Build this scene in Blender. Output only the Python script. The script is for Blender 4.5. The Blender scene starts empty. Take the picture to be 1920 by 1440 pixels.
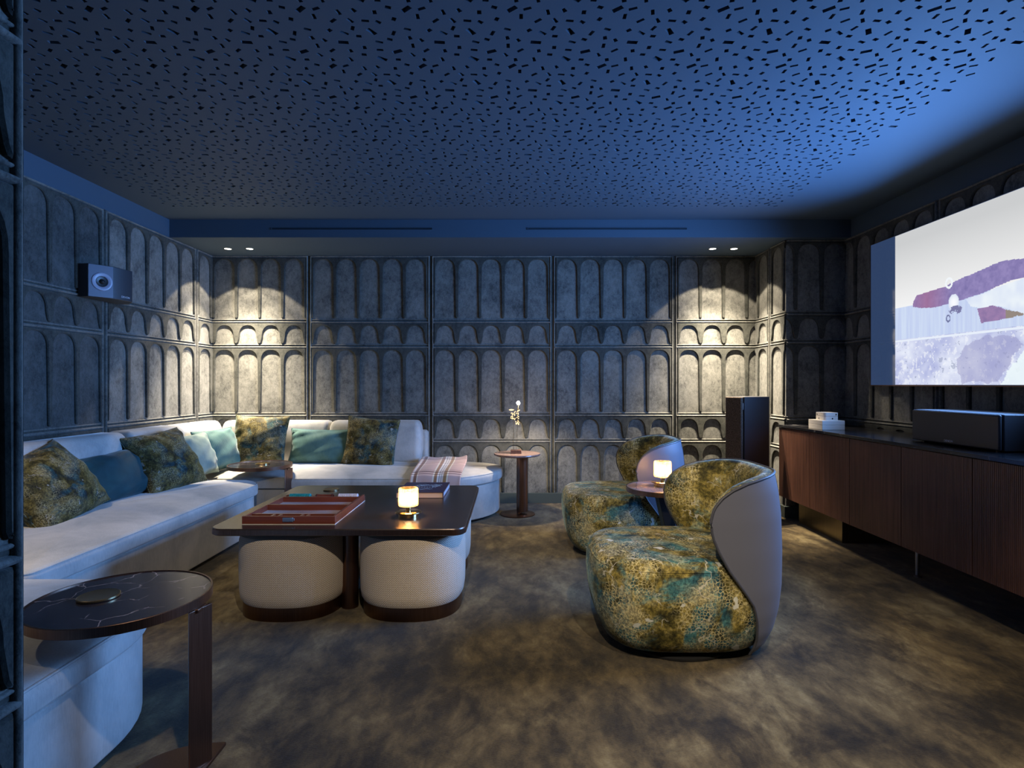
import bpy, bmesh, math, random
from mathutils import Vector, Matrix, Euler
from mathutils.geometry import delaunay_2d_cdt

random.seed(7)
PI = math.pi
S = bpy.context.scene
COL = S.collection

# ---------------------------------------------------------------- camera, world, exposure
CAM_H = 1.15
cam_d = bpy.data.cameras.new('camera')
cam_d.sensor_width = 36.0
cam_d.lens = 20.0
cam_d.clip_start = 0.05
cam = bpy.data.objects.new('camera', cam_d)
cam.location = (0, 0, CAM_H)
cam.rotation_euler = (PI / 2, 0, 0)
COL.objects.link(cam)
S.camera = cam

S.view_settings.view_transform = 'Standard'
S.view_settings.look = 'None'
S.view_settings.exposure = 0.0
S.view_settings.gamma = 1.0
S.view_settings.use_curve_mapping = False

world = bpy.data.worlds.new('world')
S.world = world
world.use_nodes = True
world.node_tree.nodes['Background'].inputs[0].default_value = (0.55, 0.65, 0.85, 1)
world.node_tree.nodes['Background'].inputs[1].default_value = 0.005

WARM = (1.0, 0.85, 0.64)


def spot(name, loc, power, size_deg, blend=0.25, aim=None, radius=0.03, parent=None, color=WARM):
    d = bpy.data.lights.new(name, 'SPOT')
    d.energy = power
    d.color = color
    d.spot_size = math.radians(size_deg)
    d.spot_blend = blend
    d.shadow_soft_size = radius
    o = bpy.data.objects.new(name, d)
    o.location = loc
    if aim is not None:
        v = Vector(aim) - Vector(loc)
        o.rotation_euler = v.to_track_quat('-Z', 'Y').to_euler()
    COL.objects.link(o)
    if parent:
        o.parent = parent
    return o


# room numbers (metres)
XL, XR, YB, YF = -2.905, 2.87, 5.51, 1.01
ZP, ZC = 2.389, 2.54          # top of wall panelling / underside of soffit, ceiling
YS = 4.81                     # soffit face
XPIER, YPIER = 2.36, 4.90     # corner pier by the screen wall

# downlights and an added sofa fill, all out of the frame, over the near end of the room and the opening the camera looks through
spot('near_spot', (-2.45, 1.45, 2.37), 90, 70, 0.8)
spot('near_spot', (-2.22, 1.82, 2.50), 115, 46, 0.9, (-2.22, 2.70, 0.42), color=(1.0, 0.78, 0.50))  # added to brighten the left sofa seat, no known fixture behind it
spot('near_spot', (1.70, 1.45, 2.37), 120, 78, 0.6)
spot('opening_downlight', (-0.10, 0.60, 2.45), 150, 68, 0.6, (-0.25, 2.8, 0.2))
spot('opening_downlight', (0.70, 0.60, 2.45), 150, 56, 0.6, (0.70, 2.30, 0.0))

# ---------------------------------------------------------------- helpers


def link(o, parent=None):
    COL.objects.link(o)
    if parent:
        o.parent = parent
    return o


def tag(o, label=None, cat=None, group=None, kind=None):
    if label: o['label'] = label
    if cat: o['category'] = cat
    if group: o['group'] = group
    if kind: o['kind'] = kind
    return o


def thing(name, label, cat, loc=(0, 0, 0), rotz=0.0, group=None):
    o = bpy.data.objects.new(name, None)
    o.empty_display_size = 0.1
    o.location = loc
    o.rotation_euler = (0, 0, rotz)
    link(o)
    return tag(o, label, cat, group)


class MB:
    """collects geometry for ONE mesh object"""

    def __init__(self):
        self.v, self.f, self.m, self.s = [], [], [], []

    def add(self, vs, fs, mat=0, smooth=False):
        b = len(self.v)
        self.v += [tuple(p) for p in vs]
        for f in fs:
            self.f.append([i + b for i in f])
            self.m.append(mat)
            self.s.append(smooth)
        return self

    def box(self, x0, x1, y0, y1, z0, z1, mat=0):
        vs = [(x0, y0, z0), (x1, y0, z0), (x1, y1, z0), (x0, y1, z0), (x0, y0, z1), (x1, y0, z1), (x1, y1, z1), (x0, y1, z1)]
        return self.add(vs, [(0, 3, 2, 1), (4, 5, 6, 7), (0, 1, 5, 4), (1, 2, 6, 5), (2, 3, 7, 6), (3, 0, 4, 7)], mat)

    def lathe(self, prof, n=48, c=(0, 0, 0), mat=0, smooth=True, wob=None):
        vs, fs = [], []
        k = len(prof)
        for i in range(n):
            a = 2 * PI * i / n
            w = wob(a) if wob else 1.0
            for r, z in prof:
                vs.append((c[0] + r * w * math.cos(a), c[1] + r * w * math.sin(a), c[2] + z))
        for i in range(n):
            j = (i + 1) % n
            for q in range(k - 1):
                fs.append((i * k + q, j * k + q, j * k + q + 1, i * k + q + 1))
        return self.add(vs, fs, mat, smooth)

    def loft(self, rings, mat=0, smooth=True, cap0=True, cap1=True, closed=True):
        n = len(rings[0])
        vs = [p for r in rings for p in r]
        fs = []
        for i in range(len(rings) - 1):
            for j in range(n if closed else n - 1):
                k = (j + 1) % n
                fs.append((i * n + j, i * n + k, (i + 1) * n + k, (i + 1) * n + j))
        if cap0: fs.append(tuple(range(n - 1, -1, -1)))
        if cap1: fs.append(tuple((len(rings) - 1) * n + j for j in range(n)))
        return self.add(vs, fs, mat, smooth)

    def tube(self, path, r, n=8, closed=False, mat=0):
        path = [Vector(p) for p in path]
        rings = []
        m = len(path)
        ref = Vector((0, 0, 1))
        for i, p in enumerate(path):
            if closed:
                t = path[(i + 1) % m] - path[i - 1]
            else:
                t = path[min(i + 1, m - 1)] - path[max(i - 1, 0)]
            t.normalize()
            u = ref.cross(t)
            if u.length < 0.05:
                u = Vector((1, 0, 0)).cross(t)
            u.normalize()
            w = t.cross(u)
            rr = r(i / (m - 1)) if callable(r) else r
            rings.append([p + u * rr * math.cos(2 * PI * k / n) + w * rr * math.sin(2 * PI * k / n) for k in range(n)])
        if closed:
            rings.append(rings[0])
        return self.loft(rings, mat, True, not closed, not closed)

    def build(self, name, mats, parent=None, bevel=0.0, seg=2, sharp=38):
        me = bpy.data.meshes.new(name)
        me.from_pydata(self.v, [], self.f)
        if not isinstance(mats, (list, tuple)): mats = [mats]
        for m in mats: me.materials.append(m)
        me.polygons.foreach_set('material_index', self.m)
        me.polygons.foreach_set('use_smooth', self.s)
        me.update()
        if sharp: me.set_sharp_from_angle(angle=math.radians(sharp))
        o = bpy.data.objects.new(name, me)
        link(o, parent)
        if bevel:
            b = o.modifiers.new('bevel', 'BEVEL')
            b.width = bevel; b.segments = seg; b.limit_method = 'ANGLE'
            b.harden_normals = False
        return o


def fixnormals(o):
    bm = bmesh.new(); bm.from_mesh(o.data)
    bmesh.ops.recalc_face_normals(bm, faces=bm.faces)
    bm.to_mesh(o.data); bm.free()
    return o


def rpoly(corners, n=10):
    """corners (x, y, r) CCW -> dense outline with rounded corners"""
    out = []
    m = len(corners)
    for i, (x, y, r) in enumerate(corners):
        p = Vector((x, y)); a = Vector(corners[i - 1][:2]); b = Vector(corners[(i + 1) % m][:2])
        da = (a - p).normalized(); db = (b - p).normalized()
        if r <= 0:
            out.append(p); continue
        ang = da.angle(db)
        d = r / math.tan(ang / 2)
        c = p + (da + db).normalized() * (r / math.sin(ang / 2))
        s = p + da * d - c; e = p + db * d - c
        a0 = math.atan2(s.y, s.x); a1 = math.atan2(e.y, e.x)
        while a1 < a0: a1 += 2 * PI
        if a1 - a0 > PI: a1 -= 2 * PI
        for k in range(n + 1):
            t = a0 + (a1 - a0) * k / n
            out.append(c + Vector((math.cos(t), math.sin(t))) * r)
    # densify long straight runs
    den = []
    for i, p in enumerate(out):
        q = out[(i + 1) % len(out)]
        L = (q - p).length
        k = max(1, int(L / 0.12))
        for j in range(k):
            den.append(p.lerp(q, j / k))
    return den


def offset_poly(P, d):
    out = []
    m = len(P)
    for i, p in enumerate(P):
        a = P[i - 1]; b = P[(i + 1) % m]
        t1 = (p - a); t2 = (b - p)
        if t1.length < 1e-9: t1 = t2
        if t2.length < 1e-9: t2 = t1
        t1 = t1.normalized(); t2 = t2.normalized()
        n1 = Vector((-t1.y, t1.x)); n2 = Vector((-t2.y, t2.x))
        nn = n1 + n2
        if nn.length < 1e-6: nn = n1
        nn.normalize()
        k = max(0.45, nn.dot(n1))
        out.append(p + nn * (d / k))
    return out


def slab(P, z0, z1, r=0.03, crown=0.0, r0=None, wave=None):
    """soft-edged slab over a convex outline, optional crowned top"""
    mb = MB()
    if r0 is None: r0 = r
    rings = []
    def ring(off, z): return [(p.x, p.y, z) for p in offset_poly(P, off)]
    for k in range(5):
        a = PI / 2 * k / 4
        rings.append(ring(r0 * (1 - math.sin(a)), z0 + r0 * (1 - math.cos(a))))
    for k in range(7):
        a = PI / 2 * k / 6
        rings.append(ring(r * (1 - math.cos(a)), z1 - r * (1 - math.sin(a))))
    top = offset_poly(P, r)
    c = sum(top, Vector((0, 0))) / len(top)
    for t in (0.05, 0.12, 0.22, 0.35, 0.5, 0.65, 0.8, 0.92):
        z = z1 + crown * (1 - (1 - t) ** 2.6)
        rr = []
        for p in top:
            q = p.lerp(c, t)
            rr.append((q.x, q.y, z + (wave(q.x, q.y) * min(1, t * 6) if wave else 0)))
        rings.append(rr)
    mb.loft(rings)
    return mb


# ---------------------------------------------------------------- materials
def new_mat(name):
    m = bpy.data.materials.new(name)
    m.use_nodes = True
    nt = m.node_tree
    return m, nt, nt.nodes['Principled BSDF']


def pbr(name, col, rough=0.5, metal=0.0, sheen=0.0, spec=0.5, coat=0.0):
    m, nt, b = new_mat(name)
    b.inputs['Base Color'].default_value = (*col, 1)
    b.inputs['Roughness'].default_value = rough
    b.inputs['Metallic'].default_value = metal
    b.inputs['Sheen Weight'].default_value = sheen
    b.inputs['Specular IOR Level'].default_value = spec
    b.inputs['Coat Weight'].default_value = coat
    return m


def nd(nt, typ, **kw):
    n = nt.nodes.new(typ)
    for k, v in kw.items():
        if hasattr(n, k): setattr(n, k, v)
        else: n.inputs[k].default_value = v
    return n


def coords(nt, out='Object', scale=(1, 1, 1), rot=(0, 0, 0)):
    tc = nt.nodes.new('ShaderNodeTexCoord')
    mp = nt.nodes.new('ShaderNodeMapping')
    mp.inputs['Scale'].default_value = scale
    mp.inputs['Rotation'].default_value = rot
    nt.links.new(tc.outputs[out], mp.inputs['Vector'])
    return mp.outputs['Vector']


def noise(nt, vec, scale, detail=4, rough=0.55, dist=0.0):
    n = nd(nt, 'ShaderNodeTexNoise')
    n.inputs['Scale'].default_value = scale
    n.inputs['Detail'].default_value = detail
    n.inputs['Roughness'].default_value = rough
    n.inputs['Distortion'].default_value = dist
    if vec: nt.links.new(vec, n.inputs['Vector'])
    return n.outputs['Fac']


def ramp(nt, fac, stops, interp='LINEAR'):
    r = nt.nodes.new('ShaderNodeValToRGB')
    r.color_ramp.interpolation = interp
    el = r.color_ramp.elements
    while len(el) < len(stops): el.new(0.5)
    for e, (p, c) in zip(el, stops):
        e.position = p
        e.color = (*c, 1) if len(c) == 3 else c
    nt.links.new(fac, r.inputs['Fac'])
    return r.outputs['Color']


def mix(nt, fac, a, b, mode='MIX'):
    m = nt.nodes.new('ShaderNodeMix')
    m.data_type = 'RGBA'
    m.blend_type = mode
    for sock, val in ((m.inputs[0], fac), (m.inputs[6], a), (m.inputs[7], b)):
        if hasattr(val, 'node'): nt.links.new(val, sock)
        elif isinstance(val, (int, float)): sock.default_value = val
        else: sock.default_value = (*val, 1)
    return m.outputs[2]


def math_n(nt, op, a, b=None, clamp=False):
    m = nt.nodes.new('ShaderNodeMath')
    m.operation = op
    m.use_clamp = clamp
    for i, val in enumerate((a, b)):
        if val is None: continue
        if hasattr(val, 'node'): nt.links.new(val, m.inputs[i])
        else: m.inputs[i].default_value = val
    return m.outputs[0]


def bump(nt, b, height, strength=0.3, dist=0.01):
    n = nt.nodes.new('ShaderNodeBump')
    n.inputs['Strength'].default_value = strength
    n.inputs['Distance'].default_value = dist
    nt.links.new(height, n.inputs['Height'])
    nt.links.new(n.outputs['Normal'], b.inputs['Normal'])


def velvet_wall(name, lo, hi):
    m, nt, b = new_mat(name)
    v = coords(nt)
    big = noise(nt, v, 4.5, 5, 0.6, 0.5)
    fleck = noise(nt, coords(nt, 'Object', (1, 1, 0.7)), 38, 7, 0.8, 0.4)
    fine = noise(nt, coords(nt, 'Object', (1, 1, 0.5)), 190, 3, 0.7)
    f = math_n(nt, 'ADD', math_n(nt, 'MULTIPLY', big, 0.34), math_n(nt, 'MULTIPLY', fleck, 0.46))
    f = math_n(nt, 'ADD', f, math_n(nt, 'MULTIPLY', fine, 0.20))
    c = ramp(nt, f, [(0.40, lo), (0.50, tuple((p * 0.45 + q * 0.55) for p, q in zip(lo, hi))), (0.60, hi)])
    nt.links.new(c, b.inputs['Base Color'])
    b.inputs['Roughness'].default_value = 0.85
    b.inputs['Specular IOR Level'].default_value = 0.15
    b.inputs['Sheen Weight'].default_value = 0.15
    b.inputs['Sheen Roughness'].default_value = 0.4
    bump(nt, b, fleck, 0.4, 0.005)
    return m


M_PAD = velvet_wall('grey_velvet_pad', (0.062, 0.064, 0.060), (0.225, 0.222, 0.200))
M_RELIEF = velvet_wall('dark_velvet_relief', (0.022, 0.025, 0.023), (0.085, 0.085, 0.074))
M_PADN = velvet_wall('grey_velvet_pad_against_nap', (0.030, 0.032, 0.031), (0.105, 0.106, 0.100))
M_DADO = pbr('dark_green_paint', (0.045, 0.06, 0.055), 0.6)
M_PAINT = pbr('night_blue_paint', (0.064, 0.094, 0.128), 0.65, spec=0.2)
M_HOLE = pbr('black_void', (0.004, 0.004, 0.005), 0.9, spec=0.1)


def carpet_mat():
    m, nt, b = new_mat('mottled_olive_carpet')
    v = coords(nt, 'Object', (1, 1, 1), (0, 0, 0.5))
    v2 = coords(nt, 'Object', (1.35, 0.8, 1), (0, 0, -0.55))
    a = noise(nt, v, 0.8, 2, 0.5, 0.2)
    c_ = noise(nt, v2, 3.4, 8, 0.62, 0.25)
    e = noise(nt, coords(nt, 'Object', (1.3, 0.7, 1), (0, 0, -0.6)), 13, 5, 0.7, 0.3)
    f = math_n(nt, 'ADD', math_n(nt, 'MULTIPLY', a, 0.30), math_n(nt, 'MULTIPLY', c_, 0.48))
    f = math_n(nt, 'ADD', f, math_n(nt, 'MULTIPLY', e, 0.22))
    fib = noise(nt, coords(nt, 'Object', (70, 380, 60), (0, 0, 0.75)), 1.0, 3, 0.7)
    f2 = math_n(nt, 'ADD', f, math_n(nt, 'MULTIPLY', math_n(nt, 'SUBTRACT', fib, 0.5), 0.10))
    col = ramp(nt, f2, [(0.40, (0.015, 0.011, 0.006)), (0.46, (0.045, 0.032, 0.014)), (0.52, (0.088, 0.063, 0.028)), (0.57, (0.138, 0.105, 0.050)), (0.66, (0.215, 0.175, 0.095))])
    blot = ramp(nt, noise(nt, coords(nt, 'Object', (1.2, 0.75, 1), (0, 0, -0.4)), 4.2, 8, 0.72, 0.5), [(0.39, (0.40, 0.38, 0.35)), (0.48, (0.85, 0.84, 0.82)), (0.56, (1.12, 1.12, 1.10))])
    col = mix(nt, 1.0, col, blot, 'MULTIPLY')
    nt.links.new(col, b.inputs['Base Color'])
    b.inputs['Roughness'].default_value = 0.9
    b.inputs['Specular IOR Level'].default_value = 0.1
    b.inputs['Sheen Weight'].default_value = 0.12
    b.inputs['Sheen Roughness'].default_value = 0.5
    bump(nt, b, fib, 0.5, 0.006)
    return m


M_CARPET = carpet_mat()


def sofa_mat():
    m, nt, b = new_mat('pale_grey_velvet')
    v = coords(nt)
    big = noise(nt, v, 4.0, 5, 0.6, 0.3)
    fine = noise(nt, coords(nt, 'Object', (160, 160, 30)), 1.0, 3, 0.7)
    f = math_n(nt, 'ADD', math_n(nt, 'MULTIPLY', big, 0.75), math_n(nt, 'MULTIPLY', fine, 0.25))
    nt.links.new(ramp(nt, f, [(0.33, (0.30, 0.305, 0.295)), (0.62, (0.50, 0.485, 0.455))]), b.inputs['Base Color'])
    b.inputs['Roughness'].default_value = 0.75
    b.inputs['Specular IOR Level'].default_value = 0.15
    b.inputs['Sheen Weight'].default_value = 0.35
    b.inputs['Sheen Roughness'].default_value = 0.35
    bump(nt, b, fine, 0.15, 0.003)
    return m


M_SOFA = sofa_mat()


def plain_velvet(name, lo, hi, ribs=False):
    m, nt, b = new_mat(name)
    v = coords(nt)
    f = noise(nt, v, 7, 5, 0.6, 0.3)
    nt.links.new(ramp(nt, f, [(0.35, lo), (0.65, hi)]), b.inputs['Base Color'])
    b.inputs['Roughness'].default_value = 0.7
    b.inputs['Specular IOR Level'].default_value = 0.2
    b.inputs['Sheen Weight'].default_value = 0.3
    b.inputs['Sheen Roughness'].default_value = 0.35
    if ribs:
        w = nt.nodes.new('ShaderNodeTexWave')
        w.inputs['Scale'].default_value = 26
        w.inputs['Distortion'].default_value = 1.2
        nt.links.new(v, w.inputs['Vector'])
        bump(nt, b, w.outputs['Fac'], 0.25, 0.004)
    return m


M_TEAL = plain_velvet('deep_teal_velvet', (0.010, 0.045, 0.058), (0.017, 0.070, 0.085))
M_SEA = plain_velvet('sea_green_velvet', (0.045, 0.110, 0.108), (0.085, 0.175, 0.160), True)
M_SAGE = plain_velvet('sage_velvet', (0.15, 0.22, 0.20), (0.24, 0.32, 0.28))


def garden_mat(name, k=1.0, scale=1.0):
    """printed velvet: olive and gold thicket with teal patches, honeycomb line work and small pale birds"""
    m, nt, b = new_mat(name)
    v = coords(nt, 'Object', (scale, scale, scale))
    big = noise(nt, v, 4.6, 4, 0.62, 0.8)
    mid = noise(nt, v, 11, 5, 0.65, 0.4)
    fine = noise(nt, v, 75, 4, 0.75)
    def C(r, g, bb): return (r * k, g * k, bb * k)
    olive = ramp(nt, mid, [(0.34, C(0.030, 0.028, 0.012)), (0.45, C(0.115, 0.095, 0.024)), (0.54, C(0.27, 0.21, 0.055)), (0.66, C(0.36, 0.32, 0.16))])
    teal = ramp(nt, mid, [(0.34, C(0.012, 0.042, 0.06)), (0.46, C(0.035, 0.115, 0.145)), (0.56, C(0.075, 0.195, 0.20)), (0.66, C(0.26, 0.33, 0.26))])
    msk = ramp(nt, big, [(0.49, (0, 0, 0)), (0.58, (1, 1, 1))])
    col = mix(nt, msk, olive, teal)
    grey = ramp(nt, noise(nt, v, 5.0, 3, 0.6, 0.2), [(0.56, (0, 0, 0)), (0.66, (0.6, 0.6, 0.6))])
    col = mix(nt, grey, col, C(0.36, 0.33, 0.22))
    # honeycomb lines
    vo = nt.nodes.new('ShaderNodeTexVoronoi'); vo.feature = 'DISTANCE_TO_EDGE'
    vo.inputs['Scale'].default_value = 74
    vo.inputs['Randomness'].default_value = 0.85
    nt.links.new(v, vo.inputs['Vector'])
    line = ramp(nt, vo.outputs['Distance'], [(0.05, (1, 1, 1)), (0.13, (0, 0, 0))])
    area = ramp(nt, noise(nt, v, 6.5, 2, 0.5), [(0.44, (0, 0, 0)), (0.56, (0.75, 0.75, 0.75))])
    lm = mix(nt, 1.0, line, area, 'MULTIPLY')
    col = mix(nt, lm, col, C(0.58, 0.50, 0.27))
    # speckle
    sp = ramp(nt, fine, [(0.40, (0.34, 0.34, 0.36)), (0.60, (1.45, 1.42, 1.3))])
    col = mix(nt, 0.85, col, sp, 'MULTIPLY')
    # branches and pale birds
    br = nt.nodes.new('ShaderNodeTexVoronoi'); br.feature = 'DISTANCE_TO_EDGE'
    br.inputs['Scale'].default_value = 8
    dv = nt.nodes.new('ShaderNodeVectorMath'); dv.operation = 'ADD'
    nn = nt.nodes.new('ShaderNodeTexNoise'); nn.inputs['Scale'].default_value = 16
    nt.links.new(v, nn.inputs['Vector'])
    sc = nt.nodes.new('ShaderNodeVectorMath'); sc.operation = 'SCALE'; sc.inputs['Scale'].default_value = 0.10
    nt.links.new(nn.outputs['Color'], sc.inputs[0])
    nt.links.new(v, dv.inputs[0]); nt.links.new(sc.outputs[0], dv.inputs[1])
    nt.links.new(dv.outputs[0], br.inputs['Vector'])
    bl = ramp(nt, br.outputs['Distance'], [(0.008, (0.7, 0.7, 0.7)), (0.02, (0, 0, 0))])
    bl = mix(nt, 1.0, bl, ramp(nt, noise(nt, v, 9, 2), [(0.52, (0, 0, 0)), (0.58, (1, 1, 1))]), 'MULTIPLY')
    col = mix(nt, bl, col, C(0.62, 0.58, 0.48))
    bd = nt.nodes.new('ShaderNodeTexVoronoi'); bd.inputs['Scale'].default_value = 7.5
    nt.links.new(dv.outputs[0], bd.inputs['Vector'])
    bird = ramp(nt, bd.outputs['Distance'], [(0.10, (0.9, 0.9, 0.9)), (0.13, (0, 0, 0))])
    col = mix(nt, bird, col, C(0.62, 0.62, 0.55))
    nt.links.new(col, b.inputs['Base Color'])
    b.inputs['Roughness'].default_value = 0.7
    b.inputs['Specular IOR Level'].default_value = 0.2
    b.inputs['Sheen Weight'].default_value = 0.25
    b.inputs['Sheen Roughness'].default_value = 0.3
    b.inputs['Sheen Tint'].default_value = (0.5, 0.75, 0.8, 1)
    bump(nt, b, fine, 0.2, 0.003)
    return m


M_GARDEN = garden_mat('printed_garden_velvet')
M_GARDENP = garden_mat('printed_garden_velvet_cushion', 0.42, 1.35)
M_LEATHER = pbr('grey_leather', (0.108, 0.112, 0.145), 0.40, sheen=0.05)
M_LEATHERD = pbr('dark_grey_leather_piping', (0.055, 0.055, 0.065), 0.45)
M_BLACK = pbr('black_lacquer', (0.012, 0.012, 0.013), 0.4)


def metal(name, col, rough, brush=True):
    m, nt, b = new_mat(name)
    b.inputs['Base Color'].default_value = (*col, 1)
    b.inputs['Metallic'].default_value = 1.0
    b.inputs['Roughness'].default_value = rough
    if brush:
        f = noise(nt, coords(nt, 'Object', (400, 400, 6)), 1.0, 3, 0.6)
        nt.links.new(ramp(nt, f, [(0.3, tuple(c * 0.75 for c in col)), (0.7, tuple(min(1, c * 1.15) for c in col))]), b.inputs['Base Color'])
    return m


M_BRONZE = metal('dark_bronze', (0.21, 0.120, 0.084), 0.34)
M_BRASS = metal('polished_brass', (0.70, 0.50, 0.24), 0.18, False)
M_BRASSD = metal('brushed_antique_brass', (0.42, 0.30, 0.16), 0.35)
M_PLINTH = metal('brushed_bronze_plinth', (0.30, 0.25, 0.16), 0.38)
M_STEEL = metal('brushed_steel', (0.45, 0.47, 0.50), 0.35, False)


def top_mat():
    m, nt, b = new_mat('bronzed_tabletop')
    f = noise(nt, coords(nt, 'Object', (3, 3, 3)), 1.5, 5, 0.6)
    nt.links.new(ramp(nt, f, [(0.3, (0.095, 0.070, 0.060)), (0.7, (0.135, 0.100, 0.084))]), b.inputs['Base Color'])
    b.inputs['Roughness'].default_value = 0.27
    b.inputs['Metallic'].default_value = 0.75
    b.inputs['Specular IOR Level'].default_value = 0.6
    return m


M_TOP = top_mat()


def marble_mat(name, base, vein, rough=0.12, scale=5):
    m, nt, b = new_mat(name)
    v = coords(nt)
    vo = nt.nodes.new('ShaderNodeTexVoronoi'); vo.feature = 'DISTANCE_TO_EDGE'
    vo.inputs['Scale'].default_value = scale
    dv = nt.nodes.new('ShaderNodeVectorMath'); dv.operation = 'ADD'
    nn = nt.nodes.new('ShaderNodeTexNoise'); nn.inputs['Scale'].default_value = scale * 1.6; nn.inputs['Detail'].default_value = 6
    nt.links.new(v, nn.inputs['Vector'])
    sc = nt.nodes.new('ShaderNodeVectorMath'); sc.operation = 'SCALE'; sc.inputs['Scale'].default_value = 0.55 / scale
    nt.links.new(nn.outputs['Color'], sc.inputs[0])
    nt.links.new(v, dv.inputs[0]); nt.links.new(sc.outputs[0], dv.inputs[1])
    nt.links.new(dv.outputs[0], vo.inputs['Vector'])
    line = ramp(nt, vo.outputs['Distance'], [(0.003, (1, 1, 1)), (0.016, (0, 0, 0))])
    msk = ramp(nt, noise(nt, v, scale * 0.9, 3), [(0.50, (0, 0, 0)), (0.66, (1, 1, 1))])
    lm = mix(nt, 1.0, line, msk, 'MULTIPLY')
    cloud = ramp(nt, noise(nt, v, scale * 0.8, 6, 0.65), [(0.3, base), (0.75, tuple(c * 2.2 for c in base))])
    nt.links.new(mix(nt, lm, cloud, vein), b.inputs['Base Color'])
    b.inputs['Roughness'].default_value = rough
    return m


M_MARBLE = marble_mat('black_veined_marble', (0.016, 0.014, 0.018), (0.40, 0.33, 0.33), 0.17, 7)
M_COUNTER = marble_mat('black_counter_marble', (0.010, 0.010, 0.012), (0.32, 0.31, 0.31), 0.16, 6)
M_ROSEM = marble_mat('brown_marble', (0.150, 0.100, 0.088), (0.55, 0.42, 0.38), 0.15, 9)


def wood_mat(name, lo, hi, rough=0.45, axis='Z', ribs=0.0):
    m, nt, b = new_mat(name)
    s = {'Z': (60, 60, 2.2), 'X': (2.2, 60, 60), 'Y': (60, 2.2, 60)}[axis]
    f = noise(nt, coords(nt, 'Object', s), 1.0, 5, 0.6, 0.4)
    g = noise(nt, coords(nt), 2.5, 3)
    ff = math_n(nt, 'ADD', math_n(nt, 'MULTIPLY', f, 0.7), math_n(nt, 'MULTIPLY', g, 0.3))
    nt.links.new(ramp(nt, ff, [(0.35, lo), (0.65, hi)]), b.inputs['Base Color'])
    b.inputs['Roughness'].default_value = rough
    bump(nt, b, f, 0.15, 0.002)
    return m


M_WALNUT = wood_mat('dark_walnut', (0.075, 0.031, 0.020), (0.17, 0.074, 0.046))
M_ROSE = wood_mat('red_rosewood', (0.115, 0.026, 0.015), (0.20, 0.050, 0.027), 0.32, 'X')
M_ROSED = pbr('dark_rosewood_lining', (0.030, 0.010, 0.007), 0.5)


def boucle_mat():
    m, nt, b = new_mat('oatmeal_knit_weave')
    tc = nt.nodes.new('ShaderNodeTexCoord')
    sx = nt.nodes.new('ShaderNodeSeparateXYZ'); nt.links.new(tc.outputs['UV'], sx.inputs[0])
    fr = math_n(nt, 'FRACT', math_n(nt, 'MULTIPLY', sx.outputs['X'], 150))
    tt = math_n(nt, 'MULTIPLY', math_n(nt, 'ABSOLUTE', math_n(nt, 'SUBTRACT', fr, 0.5)), 2.0)
    ph = math_n(nt, 'ADD', math_n(nt, 'MULTIPLY', sx.outputs['Y'], 95), math_n(nt, 'MULTIPLY', tt, 0.75))
    wv = math_n(nt, 'SINE', math_n(nt, 'MULTIPLY', ph, 2 * PI))
    col_g = math_n(nt, 'SINE', math_n(nt, 'MULTIPLY', tt, PI))
    n2 = noise(nt, coords(nt), 170, 3, 0.65)
    h = math_n(nt, 'ADD', math_n(nt, 'MULTIPLY', math_n(nt, 'ADD', math_n(nt, 'MULTIPLY', wv, 0.5), 0.5), 0.42), math_n(nt, 'MULTIPLY', col_g, 0.34))
    h = math_n(nt, 'ADD', h, math_n(nt, 'MULTIPLY', n2, 0.30))
    col = ramp(nt, h, [(0.22, (0.20, 0.160, 0.125)), (0.48, (0.46, 0.385, 0.31)), (0.80, (0.68, 0.59, 0.50))])
    nt.links.new(col, b.inputs['Base Color'])
    b.inputs['Roughness'].default_value = 0.9
    b.inputs['Specular IOR Level'].default_value = 0.1
    b.inputs['Sheen Weight'].default_value = 0.15
    bump(nt, b, h, 0.5, 0.003)
    return m


M_BOUCLE = boucle_mat()
M_WHITE = pbr('white_lacquered_wood', (0.80, 0.74, 0.66), 0.45)
M_PAPER = pbr('book_pages', (0.66, 0.52, 0.44), 0.8)
M_COVER = pbr('aubergine_book_cover', (0.055, 0.030, 0.052), 0.4)
M_COVERART = pbr('white_cover_lettering', (0.55, 0.62, 0.66), 0.5)
M_SPINEART = pbr('pale_blue_spine_panel', (0.45, 0.46, 0.52), 0.5)
M_LETTER = pbr('silver_lettering', (0.62, 0.62, 0.68), 0.4)
M_SPK = pbr('black_satin_speaker', (0.030, 0.030, 0.036), 0.45)
M_SPKG = pbr('grey_satin_speaker_baffle', (0.10, 0.095, 0.125), 0.4)
M_CONE = pbr('tweeter_ring', (0.30, 0.29, 0.36), 0.35)


def grille_mat():
    m, nt, b = new_mat('brown_black_grille_cloth')
    f = noise(nt, coords(nt), 260, 2, 0.7)
    nt.links.new(ramp(nt, f, [(0.38, (0.030, 0.022, 0.018)), (0.62, (0.19, 0.15, 0.12))]), b.inputs['Base Color'])
    b.inputs['Roughness'].default_value = 0.85
    b.inputs['Specular IOR Level'].default_value = 0.1
    bump(nt, b, f, 0.4, 0.003)
    return m


M_GRILLE = grille_mat()
M_TVGLASS = pbr('glossy_black_screen', (0.010, 0.011, 0.014), 0.06, spec=0.9)
_b = M_TVGLASS.node_tree.nodes['Principled BSDF']      # the unlit bars of a switched-on screen still leak a faint blue
_b.inputs['Emission Color'].default_value = (0.22, 0.42, 1.0, 1); _b.inputs['Emission Strength'].default_value = 0.12
M_TVFRAME = pbr('black_tv_frame', (0.010, 0.010, 0.011), 0.35)
M_CHK_T = pbr('teal_pearl_checker', (0.02, 0.26, 0.28), 0.22)
M_CHK_W = pbr('white_pearl_checker', (0.72, 0.64, 0.66), 0.3)


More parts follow.
